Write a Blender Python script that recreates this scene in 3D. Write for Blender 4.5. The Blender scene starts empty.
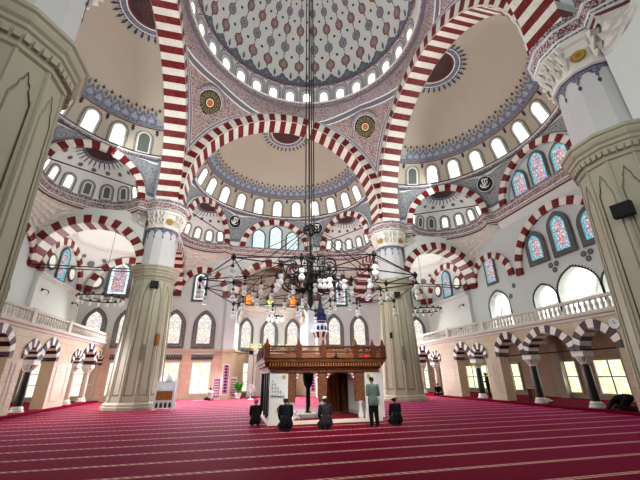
import bpy, bmesh, math, random
from mathutils import Vector, Matrix, geometry
random.seed(7)
PI = math.pi
SC = bpy.context.scene
COL = SC.collection
sin, cos, R = math.sin, math.cos, math.radians
V = Vector

# ------------------------------------------------------------------ materials
MATS = {}
def lin(c):
    return tuple(((x/255.0)/12.92 if x/255.0 <= .04045 else (((x/255.0)+.055)/1.055)**2.4) for x in c) + (1.0,)

def new_mat(name):
    m = bpy.data.materials.new(name); m.use_nodes = True
    nt = m.node_tree; nt.nodes.clear()
    out = nt.nodes.new('ShaderNodeOutputMaterial')
    MATS[name] = m
    return m, nt, out

def nd(nt, typ, ins=None, **kw):
    n = nt.nodes.new(typ)
    for k, v in kw.items(): setattr(n, k, v)
    for k, v in (ins or {}).items():
        if hasattr(v, 'is_output'): nt.links.new(v, n.inputs[k])
        else: n.inputs[k].default_value = v
    return n

def mixc(nt, fac, a, b):
    n = nt.nodes.new('ShaderNodeMix'); n.data_type = 'RGBA'
    for i, v in ((0, fac), (6, a), (7, b)):
        if hasattr(v, 'is_output'): nt.links.new(v, n.inputs[i])
        else: n.inputs[i].default_value = v
    return n.outputs[2]

def mth(nt, op, a, b=0.0, c=None):
    n = nt.nodes.new('ShaderNodeMath'); n.operation = op
    for i, v in enumerate((a, b) if c is None else (a, b, c)):
        if hasattr(v, 'is_output'): nt.links.new(v, n.inputs[i])
        else: n.inputs[i].default_value = v
    return n.outputs[0]

def ramp(nt, fac, stops, interp='LINEAR'):
    n = nt.nodes.new('ShaderNodeValToRGB'); n.color_ramp.interpolation = interp
    el = n.color_ramp.elements
    while len(el) < len(stops): el.new(0.5)
    for e, (p, c) in zip(el, stops): e.position = p; e.color = c
    nt.links.new(fac, n.inputs[0])
    return n.outputs[0]

def plain(name, rgb, rough=.6, var=.12, scale=3.0, metal=0.0, spec=.3, bump=0.0, sheen=0.0):
    """painted, stone or metal surface with a soft procedural mottling"""
    m, nt, out = new_mat(name)
    c = lin(rgb); d = tuple(x*(1-var) for x in c[:3]) + (1,)
    tc = nd(nt, 'ShaderNodeTexCoord')
    no = nd(nt, 'ShaderNodeTexNoise', {'Vector': tc.outputs['Object'], 'Scale': scale, 'Detail': 4.0})
    col = mixc(nt, no.outputs[0], d, c)
    p = nd(nt, 'ShaderNodeBsdfPrincipled', {'Base Color': col, 'Roughness': rough, 'Metallic': metal, 'Specular IOR Level': spec})
    if sheen: p.inputs['Sheen Weight'].default_value = sheen
    if bump:
        b = nd(nt, 'ShaderNodeBump', {'Height': no.outputs[0], 'Strength': bump, 'Distance': .05})
        nt.links.new(b.outputs[0], p.inputs['Normal'])
    nt.links.new(p.outputs[0], out.inputs[0])
    return m

def pattern(name, base, inks, scale=6.0, rough=.6, thick=.5):
    """dense painted arabesque: distorted cells and scrolls in several inks"""
    m, nt, out = new_mat(name)
    tc = nd(nt, 'ShaderNodeTexCoord')
    v1 = nd(nt, 'ShaderNodeTexVoronoi', {'Vector': tc.outputs['Object'], 'Scale': scale}, feature='F1')
    v2 = nd(nt, 'ShaderNodeTexVoronoi', {'Vector': tc.outputs['Object'], 'Scale': scale*1.7}, feature='DISTANCE_TO_EDGE')
    f1 = ramp(nt, v1.outputs['Distance'], [(0.0, (1,)*4), (thick*.55, (1,)*4), (thick*.62, (0, 0, 0, 1)), (1, (0, 0, 0, 1))])
    f2 = ramp(nt, v2.outputs['Distance'], [(0.0, (1,)*4), (.07, (1,)*4), (.12, (0, 0, 0, 1)), (1, (0, 0, 0, 1))])
    col = mixc(nt, f1, lin(base), lin(inks[0]))
    col = mixc(nt, f2, col, lin(inks[1]))
    p = nd(nt, 'ShaderNodeBsdfPrincipled', {'Base Color': col, 'Roughness': rough})
    nt.links.new(p.outputs[0], out.inputs[0])
    return m

def veined(name, rgb, vein, scale=2.2, rough=.35, amount=.35):
    m, nt, out = new_mat(name)
    tc = nd(nt, 'ShaderNodeTexCoord')
    no = nd(nt, 'ShaderNodeTexNoise', {'Vector': tc.outputs['Object'], 'Scale': scale, 'Detail': 6.0, 'Distortion': 1.6})
    f = ramp(nt, no.outputs[0], [(0, (0, 0, 0, 1)), (.46, (0, 0, 0, 1)), (.5, (amount,)*3+(1,)), (.54, (0, 0, 0, 1)), (1, (.1*amount,)*3+(1,))])
    col = mixc(nt, f, lin(rgb), lin(vein))
    p = nd(nt, 'ShaderNodeBsdfPrincipled', {'Base Color': col, 'Roughness': rough})
    nt.links.new(p.outputs[0], out.inputs[0])
    return m

def glow(name, c1, c2, scale=5.0, strength=1.0, lead=None):
    """window glass lit by the sky behind it: patchwork of coloured pieces with leading"""
    m, nt, out = new_mat(name)
    tc = nd(nt, 'ShaderNodeTexCoord')
    v = nd(nt, 'ShaderNodeTexVoronoi', {'Vector': tc.outputs['Object'], 'Scale': scale})
    f = nd(nt, 'ShaderNodeSeparateColor', {'Color': v.outputs['Color']})
    if isinstance(c2, list):
        n = len(c2)
        col = ramp(nt, f.outputs[0], [(i/n, lin(c)) for i, c in enumerate(c2)], 'CONSTANT')
        col = mixc(nt, .15, col, lin(c1))
    else:
        col = mixc(nt, f.outputs[0], lin(c1), lin(c2))
    if lead:
        e = nd(nt, 'ShaderNodeTexVoronoi', {'Vector': tc.outputs['Object'], 'Scale': scale}, feature='DISTANCE_TO_EDGE')
        g = ramp(nt, e.outputs['Distance'], [(0, (1,)*4), (.05, (1,)*4), (.09, (0, 0, 0, 1))])
        col = mixc(nt, g, col, lin(lead))
    em = nd(nt, 'ShaderNodeEmission', {'Color': col, 'Strength': strength})
    nt.links.new(em.outputs[0], out.inputs[0])
    return m

plain('wall_white', (222, 226, 223), .75, .05, .8)
plain('wall_grey', (206, 212, 211), .75, .06, .7)
plain('dome_cream', (180, 171, 156), .42, .05, .5, spec=.45)
plain('dome_white', (228, 230, 226), .7, .05, .8)
plain('pier_cream', (180, 176, 156), .5, .06, 1.2)
plain('pier_white', (206, 206, 206), .6, .04, 1.0)
plain('stone', (205, 186, 160), .6, .16, 1.6)
plain('stone_pink', (216, 186, 166), .6, .12, 1.6)
plain('stone_grey', (200, 195, 182), .6, .10, 2.0)
plain('muqarnas_white', (224, 220, 212), .7, .06, 2.0)
plain('rail_white', (214, 210, 200), .6, .08, 2.0)
veined('red_marble', (112, 18, 20), (176, 100, 92))
veined('white_marble', (226, 222, 214), (170, 165, 160))
veined('brown_marble', (54, 22, 24), (96, 60, 56), amount=.15)
veined('black_marble', (24, 27, 25), (90, 95, 88), 4.0, .3, .2)
plain('black_iron', (22, 20, 22), .45, .2, 6.0, spec=.5)
plain('dark_iron', (52, 48, 46), .4, .3, 8.0, spec=.5)
plain('frame_grey', (112, 110, 112), .6, .15, 6.0)
pattern('frame_band', (150, 148, 146), [(82, 82, 86), (70, 70, 74)], 9.0)
pattern('pendentive_fill', (198, 178, 166), [(132, 68, 60), (112, 96, 108)], 5.5)
pattern('pendentive_blue', (178, 178, 178), [(134, 138, 144), (112, 116, 124)], 6.0)
pattern('band_lilac', (196, 188, 190), [(128, 112, 134), (112, 84, 92)], 8.0)
pattern('band_red', (206, 192, 186), [(128, 62, 66), (92, 60, 72)], 7.0, thick=.6)
pattern('band_dark', (196, 184, 186), [(96, 44, 58), (70, 60, 84)], 9.0, thick=.7)
pattern('frieze_blue', (148, 150, 162), [(88, 92, 112), (74, 76, 100)], 8.0)
pattern('medal_red', (150, 96, 86), [(112, 48, 48), (186, 160, 148)], 9.0)
pattern('medal_blue', (134, 144, 164), [(82, 94, 120), (176, 178, 184)], 9.0)
pattern('medal_dark', (62, 40, 44), [(30, 22, 30), (96, 62, 58)], 5.0)
pattern('gold_ring', (26, 30, 28), [(132, 122, 82), (104, 100, 74)], 6.0, thick=.5)
pattern('gold_brown', (124, 78, 44), [(190, 146, 84), (84, 46, 26)], 16.0)
pattern('carved_wood', (120, 68, 38), [(80, 42, 22), (160, 106, 64)], 14.0)
plain('lilac_line', (128, 122, 134), .6)
plain('lilac_pale', (176, 172, 192), .6)
plain('navy', (62, 74, 104), .6)
plain('deep_red', (104, 34, 38), .6)
plain('red_line', (120, 70, 66), .6)
plain('grey_blue', (118, 126, 138), .6)
plain('dot_grey', (132, 132, 134), .6)
plain('dark_grey', (64, 62, 66), .6)
plain('purple_ink', (58, 44, 82), .6)
plain('gold', (206, 170, 92), .4, .2, 8.0, .2)
plain('amber', (196, 120, 50), .4, .2, 8.0, .2)
plain('lattice', (112, 116, 112), .6, .3, 20.)
plain('wood_dark', (84, 46, 26), .5, .35, 5.0)
plain('wood_red', (114, 60, 34), .5, .3, 5.0)
plain('wood_mid', (176, 118, 66), .5, .3, 5.0)
plain('burgundy', (134, 22, 44), .6, .2)
plain('pav_marble', (226, 224, 218), .45, .1, 4.0)
plain('ivory', (232, 222, 204), .5, .06)
plain('blue_tile', (34, 48, 120), .35, .3, 9.0)
plain('speaker_black', (34, 34, 36), .6)
plain('grille_grey', (140, 138, 130), .6)
plain('lamp_glass', (250, 250, 248), .2, .03, 3.0, spec=.6)
plain('leaf_green', (60, 150, 40), .5, .3, 6.0)
plain('pot', (230, 228, 224), .5)
plain('plastic_white', (226, 230, 232), .4)
plain('carpet_step', (128, 0, 44), .95, .3, 20.0, spec=.05)
plain('panel_pink', (190, 140, 160), .6, .3, 9.0)
plain('brass', (178, 140, 70), .4, .1, 5., .3)
glow('sky_glass', (255, 250, 240), (255, 252, 250), 3.0, 2.6)
glow('sky_warm', (255, 246, 232), (255, 250, 244), 3.0, 2.2)
glow('street_glass', (255, 246, 222), [(255, 244, 214), (250, 246, 224), (255, 250, 240), (236, 236, 190)], 1.6, 1.12)
glow('garden_glass', (246, 242, 220), [(248, 240, 206), (206, 224, 150), (250, 236, 200), (222, 234, 190), (250, 248, 236)], 4.0, 1.25)
glow('pale_stained', (252, 248, 236), [(255, 250, 238), (244, 232, 196), (236, 222, 206), (206, 204, 228), (255, 250, 240)], 5.5, 1.0, (222, 214, 206))
glow('pink_stained', (236, 214, 224), [(240, 214, 214), (206, 170, 196), (168, 160, 206), (232, 196, 170), (236, 236, 240), (190, 110, 110)], 8.5, .95, (150, 140, 150))
glow('turquoise_glass', (120, 214, 226), [(110, 214, 228), (160, 232, 236), (90, 190, 214), (190, 238, 240)], 8.0, .95, (90, 140, 150))
glow('aqua_pale', (226, 244, 244), [(216, 240, 242), (240, 250, 250), (196, 226, 232), (248, 252, 250)], 6.5, 1.3, (160, 186, 190))
glow('orange_glass', (255, 150, 60), [(255, 130, 50), (255, 186, 90), (250, 90, 50)], 6.0, 1.3)
glow('yellow_glass', (240, 240, 120), [(250, 244, 150), (214, 232, 110), (255, 250, 190)], 6.0, 1.3)
glow('drum_glow', (250, 250, 255), (236, 238, 255), 3.0, 2.4)
glow('red_led', (255, 40, 30), (255, 70, 50), 9.0, 1.6)
plain('skin', (176, 128, 102), .55, .1)
plain('hair_dark', (30, 24, 22), .7, .2)
plain('hair_grey', (92, 84, 78), .7, .2)
plain('cap_white', (206, 202, 196), .8, .1)
plain('cap_straw', (206, 184, 144), .8, .2)
plain('cloth_black', (18, 17, 20), .85, .3)
plain('cloth_navy', (20, 22, 34), .85, .3)
plain('cloth_charcoal', (52, 46, 50), .85, .3)
plain('cloth_sage', (104, 122, 112), .85, .2)
plain('cloth_pale', (196, 196, 196), .85, .1)
plain('cloth_orange', (214, 96, 40), .85, .1)
plain('eye_white', (235, 232, 226), .3)
plain('lip', (150, 84, 78), .5)

def carpet_mat():
    m, nt, out = new_mat('prayer_carpet')
    tc = nd(nt, 'ShaderNodeTexCoord')
    sx = nd(nt, 'ShaderNodeSeparateXYZ', {'Vector': tc.outputs['Object']})
    # prayer rows run across the hall: one cream chain border each 1.145 m
    t = mth(nt, 'FRACT', mth(nt, 'DIVIDE', mth(nt, 'ADD', sx.outputs[1], 9.155 + 1.145*20 + .07), 1.145))
    edge = mth(nt, 'LESS_THAN', t, .115)
    mid = mth(nt, 'ABSOLUTE', mth(nt, 'SUBTRACT', t, .0575))
    core = mth(nt, 'LESS_THAN', mid, .030)
    chain = mth(nt, 'GREATER_THAN', mth(nt, 'SINE', mth(nt, 'ADD', mth(nt, 'MULTIPLY', sx.outputs[0], 34.0), mth(nt, 'MULTIPLY', t, 60.0))), -.25)
    ink = mth(nt, 'MULTIPLY', core, chain)
    no = nd(nt, 'ShaderNodeTexNoise', {'Vector': tc.outputs['Object'], 'Scale': 60.0, 'Detail': 2.0})
    big = nd(nt, 'ShaderNodeTexNoise', {'Vector': tc.outputs['Object'], 'Scale': .35, 'Detail': 2.0})
    red = mixc(nt, no.outputs[0], lin((94, 0, 22)), lin((138, 0, 50)))
    red = mixc(nt, mth(nt, 'MULTIPLY', big.outputs[0], .35), red, lin((84, 2, 14)))
    bord = mixc(nt, ink, lin((214, 176, 160)), lin((96, 34, 44)))
    col = mixc(nt, edge, red, bord)
    bp = nd(nt, 'ShaderNodeBump', {'Height': no.outputs[0], 'Strength': .4, 'Distance': .01})
    p = nd(nt, 'ShaderNodeBsdfPrincipled', {'Base Color': col, 'Roughness': .75, 'Sheen Weight': .6, 'Sheen Roughness': .13,
           'Sheen Tint': lin((255, 90, 190)), 'Specular IOR Level': .06, 'Normal': bp.outputs[0]})
    nt.links.new(p.outputs[0], out.inputs[0])
carpet_mat()

def brick_mat(name, c1, c2, mortar, w, h, m=.012):
    mt, nt, out = new_mat(name)
    tc = nd(nt, 'ShaderNodeTexCoord')
    sx = nd(nt, 'ShaderNodeSeparateXYZ', {'Vector': tc.outputs['Object']})
    cv = nd(nt, 'ShaderNodeCombineXYZ', {'X': mth(nt, 'ADD', sx.outputs[0], sx.outputs[1]), 'Y': sx.outputs[2]})
    b = nd(nt, 'ShaderNodeTexBrick', {'Vector': cv.outputs[0], 'Color1': lin(c1), 'Color2': lin(c2), 'Mortar': lin(mortar), 'Scale': 1.0,
           'Mortar Size': m, 'Brick Width': w, 'Row Height': h})
    no = nd(nt, 'ShaderNodeTexNoise', {'Vector': tc.outputs['Object'], 'Scale': 1.3, 'Detail': 5.0})
    col = mixc(nt, mth(nt, 'MULTIPLY', no.outputs[0], .3), b.outputs[0], lin((160, 136, 108)))
    p = nd(nt, 'ShaderNodeBsdfPrincipled', {'Base Color': col, 'Roughness': .5, 'Specular IOR Level': .35})
    nt.links.new(p.outputs[0], out.inputs[0])
brick_mat('ashlar', (204, 192, 168), (194, 180, 154), (172, 156, 132), 1.3, .55)
brick_mat('ashlar_pink', (220, 192, 176), (208, 180, 162), (180, 156, 140), 1.3, .55)

# ------------------------------------------------------------------ mesh builder
class MB:
    def __init__(s): s.v = []; s.f = []; s.m = []; s.names = []
    def mi(s, name):
        if name not in s.names: s.names.append(name)
        return s.names.index(name)
    def poly(s, pts, mat):
        b = len(s.v); s.v.extend(tuple(p) for p in pts); s.f.append(tuple(range(b, b+len(pts)))); s.m.append(s.mi(mat))
    def mesh(s, verts, faces, mat):
        b = len(s.v); k = s.mi(mat); s.v.extend(tuple(p) for p in verts)
        for f in faces: s.f.append(tuple(b+i for i in f)); s.m.append(k)
    def grid(s, fn, nu, nv, mat, closeu=False):
        vs = [fn(i/nu, j/nv) for j in range(nv+1) for i in range(nu+(0 if closeu else 1))]
        w = nu if closeu else nu+1
        fs = [(j*w+i, j*w+(i+1) % w, (j+1)*w+(i+1) % w, (j+1)*w+i) for j in range(nv) for i in range(nu)]
        if callable(mat):
            b = len(s.v); s.v.extend(tuple(p) for p in vs)
            n = 0
            for j in range(nv):
                for i in range(nu):
                    s.f.append(tuple(b+q for q in fs[n])); s.m.append(s.mi(mat(i, j))); n += 1
        else: s.mesh(vs, fs, mat)
    def box(s, lo, hi, mat, T=None):
        x0, y0, z0 = lo; x1, y1, z1 = hi
        vs = [V((x, y, z)) for z in (z0, z1) for x, y in ((x0, y0), (x1, y0), (x1, y1), (x0, y1))]
        if T is not None: vs = [T @ q for q in vs]
        s.mesh(vs, [(3, 2, 1, 0), (4, 5, 6, 7), (0, 1, 5, 4), (1, 2, 6, 5), (2, 3, 7, 6), (3, 0, 4, 7)], mat)
    def bar(s, a, b, r, mat, n=6, r2=None):
        a = V(a); b = V(b); d = (b-a)
        if d.length < 1e-6: return
        q = d.to_track_quat('Z', 'Y').to_matrix(); r2 = r if r2 is None else r2
        ring = lambda c, rr: [c + q @ V((rr*cos(2*PI*i/n), rr*sin(2*PI*i/n), 0)) for i in range(n)]
        s.mesh(ring(a, r)+ring(b, r2), [(i, (i+1) % n, n+(i+1) % n, n+i) for i in range(n)] + [tuple(range(n))[::-1], tuple(range(n, 2*n))], mat)
    def tube(s, pts, r, mat, n=6):
        pts = [V(p) for p in pts]; rings = []
        for i, p in enumerate(pts):
            d = (pts[min(i+1, len(pts)-1)] - pts[max(i-1, 0)]).normalized()
            q = d.to_track_quat('Z', 'Y').to_matrix(); rr = r[i] if isinstance(r, (list, tuple)) else r
            rings.append([p + q @ V((rr*cos(2*PI*k/n), rr*sin(2*PI*k/n), 0)) for k in range(n)])
        vs = [p for g in rings for p in g]
        fs = [(j*n+i, j*n+(i+1) % n, (j+1)*n+(i+1) % n, (j+1)*n+i) for j in range(len(pts)-1) for i in range(n)]
        fs += [tuple(range(n))[::-1], tuple((len(pts)-1)*n+i for i in range(n))]
        s.mesh(vs, fs, mat)
    def lathe(s, prof, n, mat, c=(0, 0, 0), a0=0.0, a1=2*PI, ph=0.0):
        full = abs(a1-a0-2*PI) < 1e-6; cx, cy, cz = c
        def fn(u, w):
            j = int(round(w*(len(prof)-1))); r, z = prof[j]; a = a0+(a1-a0)*u+ph
            return (cx+r*cos(a), cy+r*sin(a), cz+z)
        mm = mat if not isinstance(mat, list) else (lambda i, j: mat[min(j, len(mat)-1)])
        s.grid(fn, n, len(prof)-1, mm, closeu=full)
    def ball(s, c, r, mat, n=8, sq=(1, 1, 1)):
        c = V(c)
        s.grid(lambda u, w: c + V((r*sq[0]*sin(w*PI)*cos(u*2*PI), r*sq[1]*sin(w*PI)*sin(u*2*PI), -r*sq[2]*cos(w*PI))), n, max(4, n//2), mat, closeu=True)
    def tess(s, outer, holes, fn, mat):
        """flat region with holes in 2-D, mapped to 3-D by fn(x, z)"""
        rings = [[V((x, z, 0)) for x, z in outer]] + [[V((x, z, 0)) for x, z in h] for h in holes]
        tri = geometry.tessellate_polygon(rings)
        flat = [p for r_ in rings for p in r_]
        s.mesh([fn(p.x, p.y) for p in flat], [tuple(t) for t in tri], mat)
    def strip(s, a, b, mat, closed=False):
        n = len(a); m = n if closed else n-1
        s.mesh(list(a)+list(b), [(i, (i+1) % n, n+(i+1) % n, n+i) for i in range(m)], mat)
    def build(s, name, parent=None, smooth=None, T=None):
        me = bpy.data.meshes.new(name)
        vs = s.v if T is None else [T @ V(p) for p in s.v]
        me.from_pydata([tuple(p) for p in vs], [], s.f)
        for n in s.names: me.materials.append(MATS[n])
        me.polygons.foreach_set('material_index', s.m)
        bm = bmesh.new(); bm.from_mesh(me)
        bmesh.ops.remove_doubles(bm, verts=bm.verts, dist=1e-5)
        bm.to_mesh(me); bm.free()
        if smooth:
            me.polygons.foreach_set('use_smooth', [True]*len(me.polygons))
            me.set_sharp_from_angle(angle=R(smooth))
        me.update()
        o = bpy.data.objects.new(name, me); COL.objects.link(o)
        if parent is not None: o.parent = parent
        return o

def tag(o, label=None, cat=None, group=None, kind=None):
    if label: o['label'] = label
    if cat: o['category'] = cat
    if group: o['group'] = group
    if kind: o['kind'] = kind
    return o
def empty(name, label, cat, M=None, group=None, kind=None):
    o = bpy.data.objects.new(name, None); COL.objects.link(o); o.empty_display_size = .2
    if M is not None: o.matrix_world = M
    return tag(o, label, cat, group, kind)
def dup(root, M, label=None, group=None):
    """copy of a thing with copies of its parts and their sub-parts"""
    r = root.copy(); COL.objects.link(r); r.matrix_world = M
    if label: r['label'] = label
    if group: r['group'] = group
    def rec(src, dst):
        for ch in list(src.children):
            c = ch.copy(); COL.objects.link(c); c.parent = dst
            rec(ch, c)
    rec(root, r)
    return r
def Tr(x, y, z): return Matrix.Translation((x, y, z))
def Rz(a): return Matrix.Rotation(a, 4, 'Z')
def Rx(a): return Matrix.Rotation(a, 4, 'X')
SIDES = {'far': Rz(0), 'right': Rz(-PI/2), 'left': Rz(PI/2), 'near': Rz(PI)}   # local frame: x across the side, y outward, z up

# ------------------------------------------------------------------ plan of the hall (metres, origin under the dome)
PA = 9.2; WALL = 16.95; ARC = 14.0
MA_IN, MA_OUT, MA_R, MA_Z = 8.3, 9.85, 8.0, 15.3      # main arches
CORN = 13.9                                          # top of the walkway cornice
SPR = 8.8                                            # spring of the lower arches
HD_V, HD_R, HD_Z, HD_RING = 9.88, 8.06, 15.3, 17.4      # half domes
RING_Z = 25.1

# ------------------------------------------------------------------ outlines
def o_round(w, h, n=10):
    r = w/2; pts = [(-r, 0), (r, 0)]
    return pts + [(r*cos(PI*i/n), h-r+r*sin(PI*i/n)) for i in range(n+1)]
def arc_pts(w, rise, k=.6, n=7):
    """right half of a pointed arch from the spring (w/2, 0) to the tip (0, rise)"""
    r = w/2*(1+k); c = -k*w/2; top = math.acos(-c/r); h0 = r*sin(top)
    return [(c+r*cos(top*i/n), r*sin(top*i/n)*rise/h0) for i in range(n+1)]
def o_pointed(w, h, rise=None, k=.6, n=7):
    rise = rise or w*.62
    a = [(x, h-rise+z) for x, z in arc_pts(w, rise, k, n)]
    return [(-w/2, 0), (w/2, 0)] + a + [(-x, z) for x, z in a[-2::-1]]
def o_rect(w, h): return [(-w/2, 0), (w/2, 0), (w/2, h), (-w/2, h)]
def o_circle(r, n=20): return [(r*cos(2*PI*i/n), r+r*sin(2*PI*i/n)) for i in range(n)]
def shift(o, dx, dz): return [(x+dx, z+dz) for x, z in o]

# ------------------------------------------------------------------ windows
WN = [0]
def wname():
    WN[0] += 1; return 'window_%d' % WN[0]
def window_proto(fn, w, h, fw, pane, frame_mat, border=None, bw=.16, depth=.12, arch_band=None, grid=None, back=0.0):
    """frame + glazed pane; local x across, -y towards the room, z up. returns the root Empty (first window)"""
    root = empty(wname(), None, None)
    inner = fn(w, h); outer = shift(fn(w+2*fw, h+2*fw), 0, -fw)
    mb = MB()
    fi = [(x, -depth, z) for x, z in inner]; fo = [(x, -depth, z) for x, z in outer]
    mb.strip(fo, fi, frame_mat, True)
    mb.strip([(x, 0, z) for x, z in outer], fo, frame_mat, True)
    mb.strip(fi, [(x, -.01+back, z) for x, z in inner], 'wall_white', True)
    if arch_band:
        o2 = shift(fn(w+2*fw+.14, h+2*fw+.14), 0, -fw-.07)
        mb.strip([(x, -depth*.5, z) for x, z in o2], [(x, -depth*.5, z) for x, z in outer], arch_band, True)
    mb.build('window_frame', root)
    mp = MB()
    if border:
        cz = h*.48; inn = [(x*(1-2*bw/w), cz+(z-cz)*(1-2*bw/h)) for x, z in inner]
        mp.strip([(x, -.012+back, z) for x, z in inner], [(x, -.012+back, z) for x, z in inn], border, True)
        mp.poly([(x, -.012+back, z) for x, z in inn], pane)
    else:
        mp.poly([(x, -.012+back, z) for x, z in inner], pane)
    p = mp.build('window_pane', root)
    if grid:
        nx, nz, gm = grid
        mg = MB(); g = .03
        for i in range(1, nx): mg.box((-w/2+w*i/nx-g, -.05+back, 0), (-w/2+w*i/nx+g, -.015+back, h), gm)
        for i in range(1, nz): mg.box((-w/2, -.05+back, h*i/nz-g), (w/2, -.015+back, h*i/nz+g), gm)
        mg.build('glazing_bars', root)
    root['kind'] = 'structure'
    return root
def place(proto, M, label, group=None):
    """first use moves the prototype itself, later uses copy it"""
    if not proto.get('_used'):
        proto['_used'] = 1; proto.matrix_world = M; o = proto
    else:
        o = dup(proto, M); o.name = wname()
    o['label'] = label; o['category'] = 'window'; o['kind'] = 'structure'
    if group: o['group'] = group
    return o
def struct(o, label, cat): return tag(o, label, cat, None, 'structure')

ORD = ['first', 'second', 'third', 'fourth', 'fifth', 'sixth', 'seventh', 'eighth', 'ninth', 'tenth', 'eleventh', 'twelfth',
       'thirteenth', 'fourteenth', 'fifteenth', 'sixteenth', 'seventeenth', 'eighteenth', 'nineteenth', 'twentieth',
       'twenty-first', 'twenty-second', 'twenty-third', 'twenty-fourth']

# ------------------------------------------------------------------ floor
mb = MB()
mb.box((-16.2, -21, -.3), (16.2, 20.2, 0), 'prayer_carpet')
struct(mb.build('floor'), 'wide red prayer carpet with cream chain borders marking the rows', 'carpet')

# ------------------------------------------------------------------ striped arches
def voussoirs(mb, inner, outer, y0, y1, per, mats, T=None):
    """wedge stones between two matching curves (x, z), running in depth from y0 to y1, colours alternating"""
    P = (lambda x, y, z: V((x, y, z))) if T is None else (lambda x, y, z: T @ V((x, y, z)))
    n = (len(inner)-1)//per
    for k in range(n):
        a = inner[k*per:(k+1)*per+1]; b = outer[k*per:(k+1)*per+1]; m = mats[k % len(mats)]
        L = len(a)
        vs = [P(x, y0, z) for x, z in a] + [P(x, y0, z) for x, z in b] + [P(x, y1, z) for x, z in a] + [P(x, y1, z) for x, z in b]
        fs = [(i, i+1, L+i+1, L+i) for i in range(L-1)]                       # front
        fs += [(2*L+i+1, 2*L+i, 3*L+i, 3*L+i+1) for i in range(L-1)]           # back
        fs += [(2*L+i, 2*L+i+1, i+1, i) for i in range(L-1)]                   # soffit
        fs += [(L+i, L+i+1, 3*L+i+1, 3*L+i) for i in range(L-1)]               # extrados
        fs += [(0, L, 3*L, 2*L), (L-1, 3*L-1, 4*L-1, 2*L-1)]
        mb.mesh(vs, fs, m)
def semi(r, n, z0, clip=None, rise=1.0):
    out = []
    for i in range(n+1):
        a = PI*i/n; rr = r
        if clip and abs(cos(a)) > 1e-6: rr = min(r, clip/abs(cos(a)))
        out.append((-rr*cos(a), z0+rr*sin(a)*rise))
    return out
RW = ['red_marble', 'white_marble']
NV = 51
for nm in ('far', 'right', 'left', 'near'):
    T = SIDES[nm]; mb = MB()
    inn = semi(MA_R, NV*2, MA_Z); out = semi(8.85, NV*2, MA_Z, 8.3)
    voussoirs(mb, inn, out, MA_IN, MA_OUT, 2, RW)
    # thin white fillet along the arris
    mb.strip([(x, MA_IN-.012, z) for x, z in semi(MA_R+.02, 80, MA_Z)], [(x, MA_IN-.012, z) for x, z in semi(MA_R+.12, 80, MA_Z)], 'white_marble')
    o = mb.build('striped_arch', None, T=None); o.matrix_world = T
    lab = {'far': 'great red and white striped arch at the far side of the dome',
           'right': 'great red and white striped arch on the right of the dome',
           'left': 'great red and white striped arch left of the dome, seen edge-on',
           'near': 'great red and white striped arch overhead, at the near side of the dome'}[nm]
    tag(o, lab, 'arch', 'great arches under the dome')

# ------------------------------------------------------------------ main dome with drum
DR, DZ, DA, DB = 8.25, 25.7, 8.15, 9.2               # drum radius, drum foot, dome semi-axes
DSP = 27.7
def dome_p(th, el, off=0.0):
    return V(((DA-off)*cos(el)*cos(th), (DA-off)*cos(el)*sin(th), DSP+(DB-off)*sin(el)))
mb = MB()
N = 96
prof = [(8.30, RING_Z), (8.02, RING_Z+.02), (7.96, RING_Z+.16), (8.0, RING_Z+.3), (7.92, RING_Z+.45), (8.1, RING_Z+.58), (8.24, DZ)]
mb.lathe(prof, N, ['lilac_line', 'band_red', 'band_lilac', 'white_marble', 'band_dark', 'white_marble'])
mb.lathe([(8.24, DZ), (8.2, DZ+1.0), (8.15, DSP-.25)], N, 'dome_white')
mb.lathe([(8.15, DSP-.25), (8.0, DSP-.2), (8.0, DSP-.1), (8.14, DSP)], N, ['band_red', 'red_line', 'white_marble'])
mb.grid(lambda u, w: dome_p(u*2*PI, w*PI/2*.999), N, 24, 'dome_white', closeu=True)
def dshape(pts, th, el, mat, off=.03):
    mb.poly([dome_p(th + x/(DA*max(.05, cos(el+z/DB))), el+z/DB, off) for x, z in pts], mat)
def oval(a, b, n=14, p=1.0): return [(a*cos(2*PI*i/n), b*sin(2*PI*i/n)) for i in range(n)]
def medallion(a, b): return [(0, b), (a*.35, b*.78), (a*.85, b*.5), (a, 0), (a*.85, -b*.5), (a*.35, -b*.78), (0, -b), (-a*.35, -b*.78), (-a*.85, -b*.5), (-a, 0), (-a*.85, b*.5), (-a*.35, b*.78)]
def lozenge(a, b): return [(0, b), (a*.4, b*.45), (a, 0), (a*.4, -b*.45), (0, -b), (-a*.4, -b*.45), (-a, 0), (-a*.4, b*.45)]
PALM = [(-.62, 0), (.62, 0), (.66, .35), (.5, .62), (.3, .72), (.12, 1.02), (0, 1.1), (-.12, 1.02), (-.3, .72), (-.5, .62), (-.66, .35)]
CYP = [(-.04, 0), (.04, 0), (.13, .28), (.10, .5), (0, .85), (-.10, .5), (-.13, .28)]
NR = 32
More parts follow.
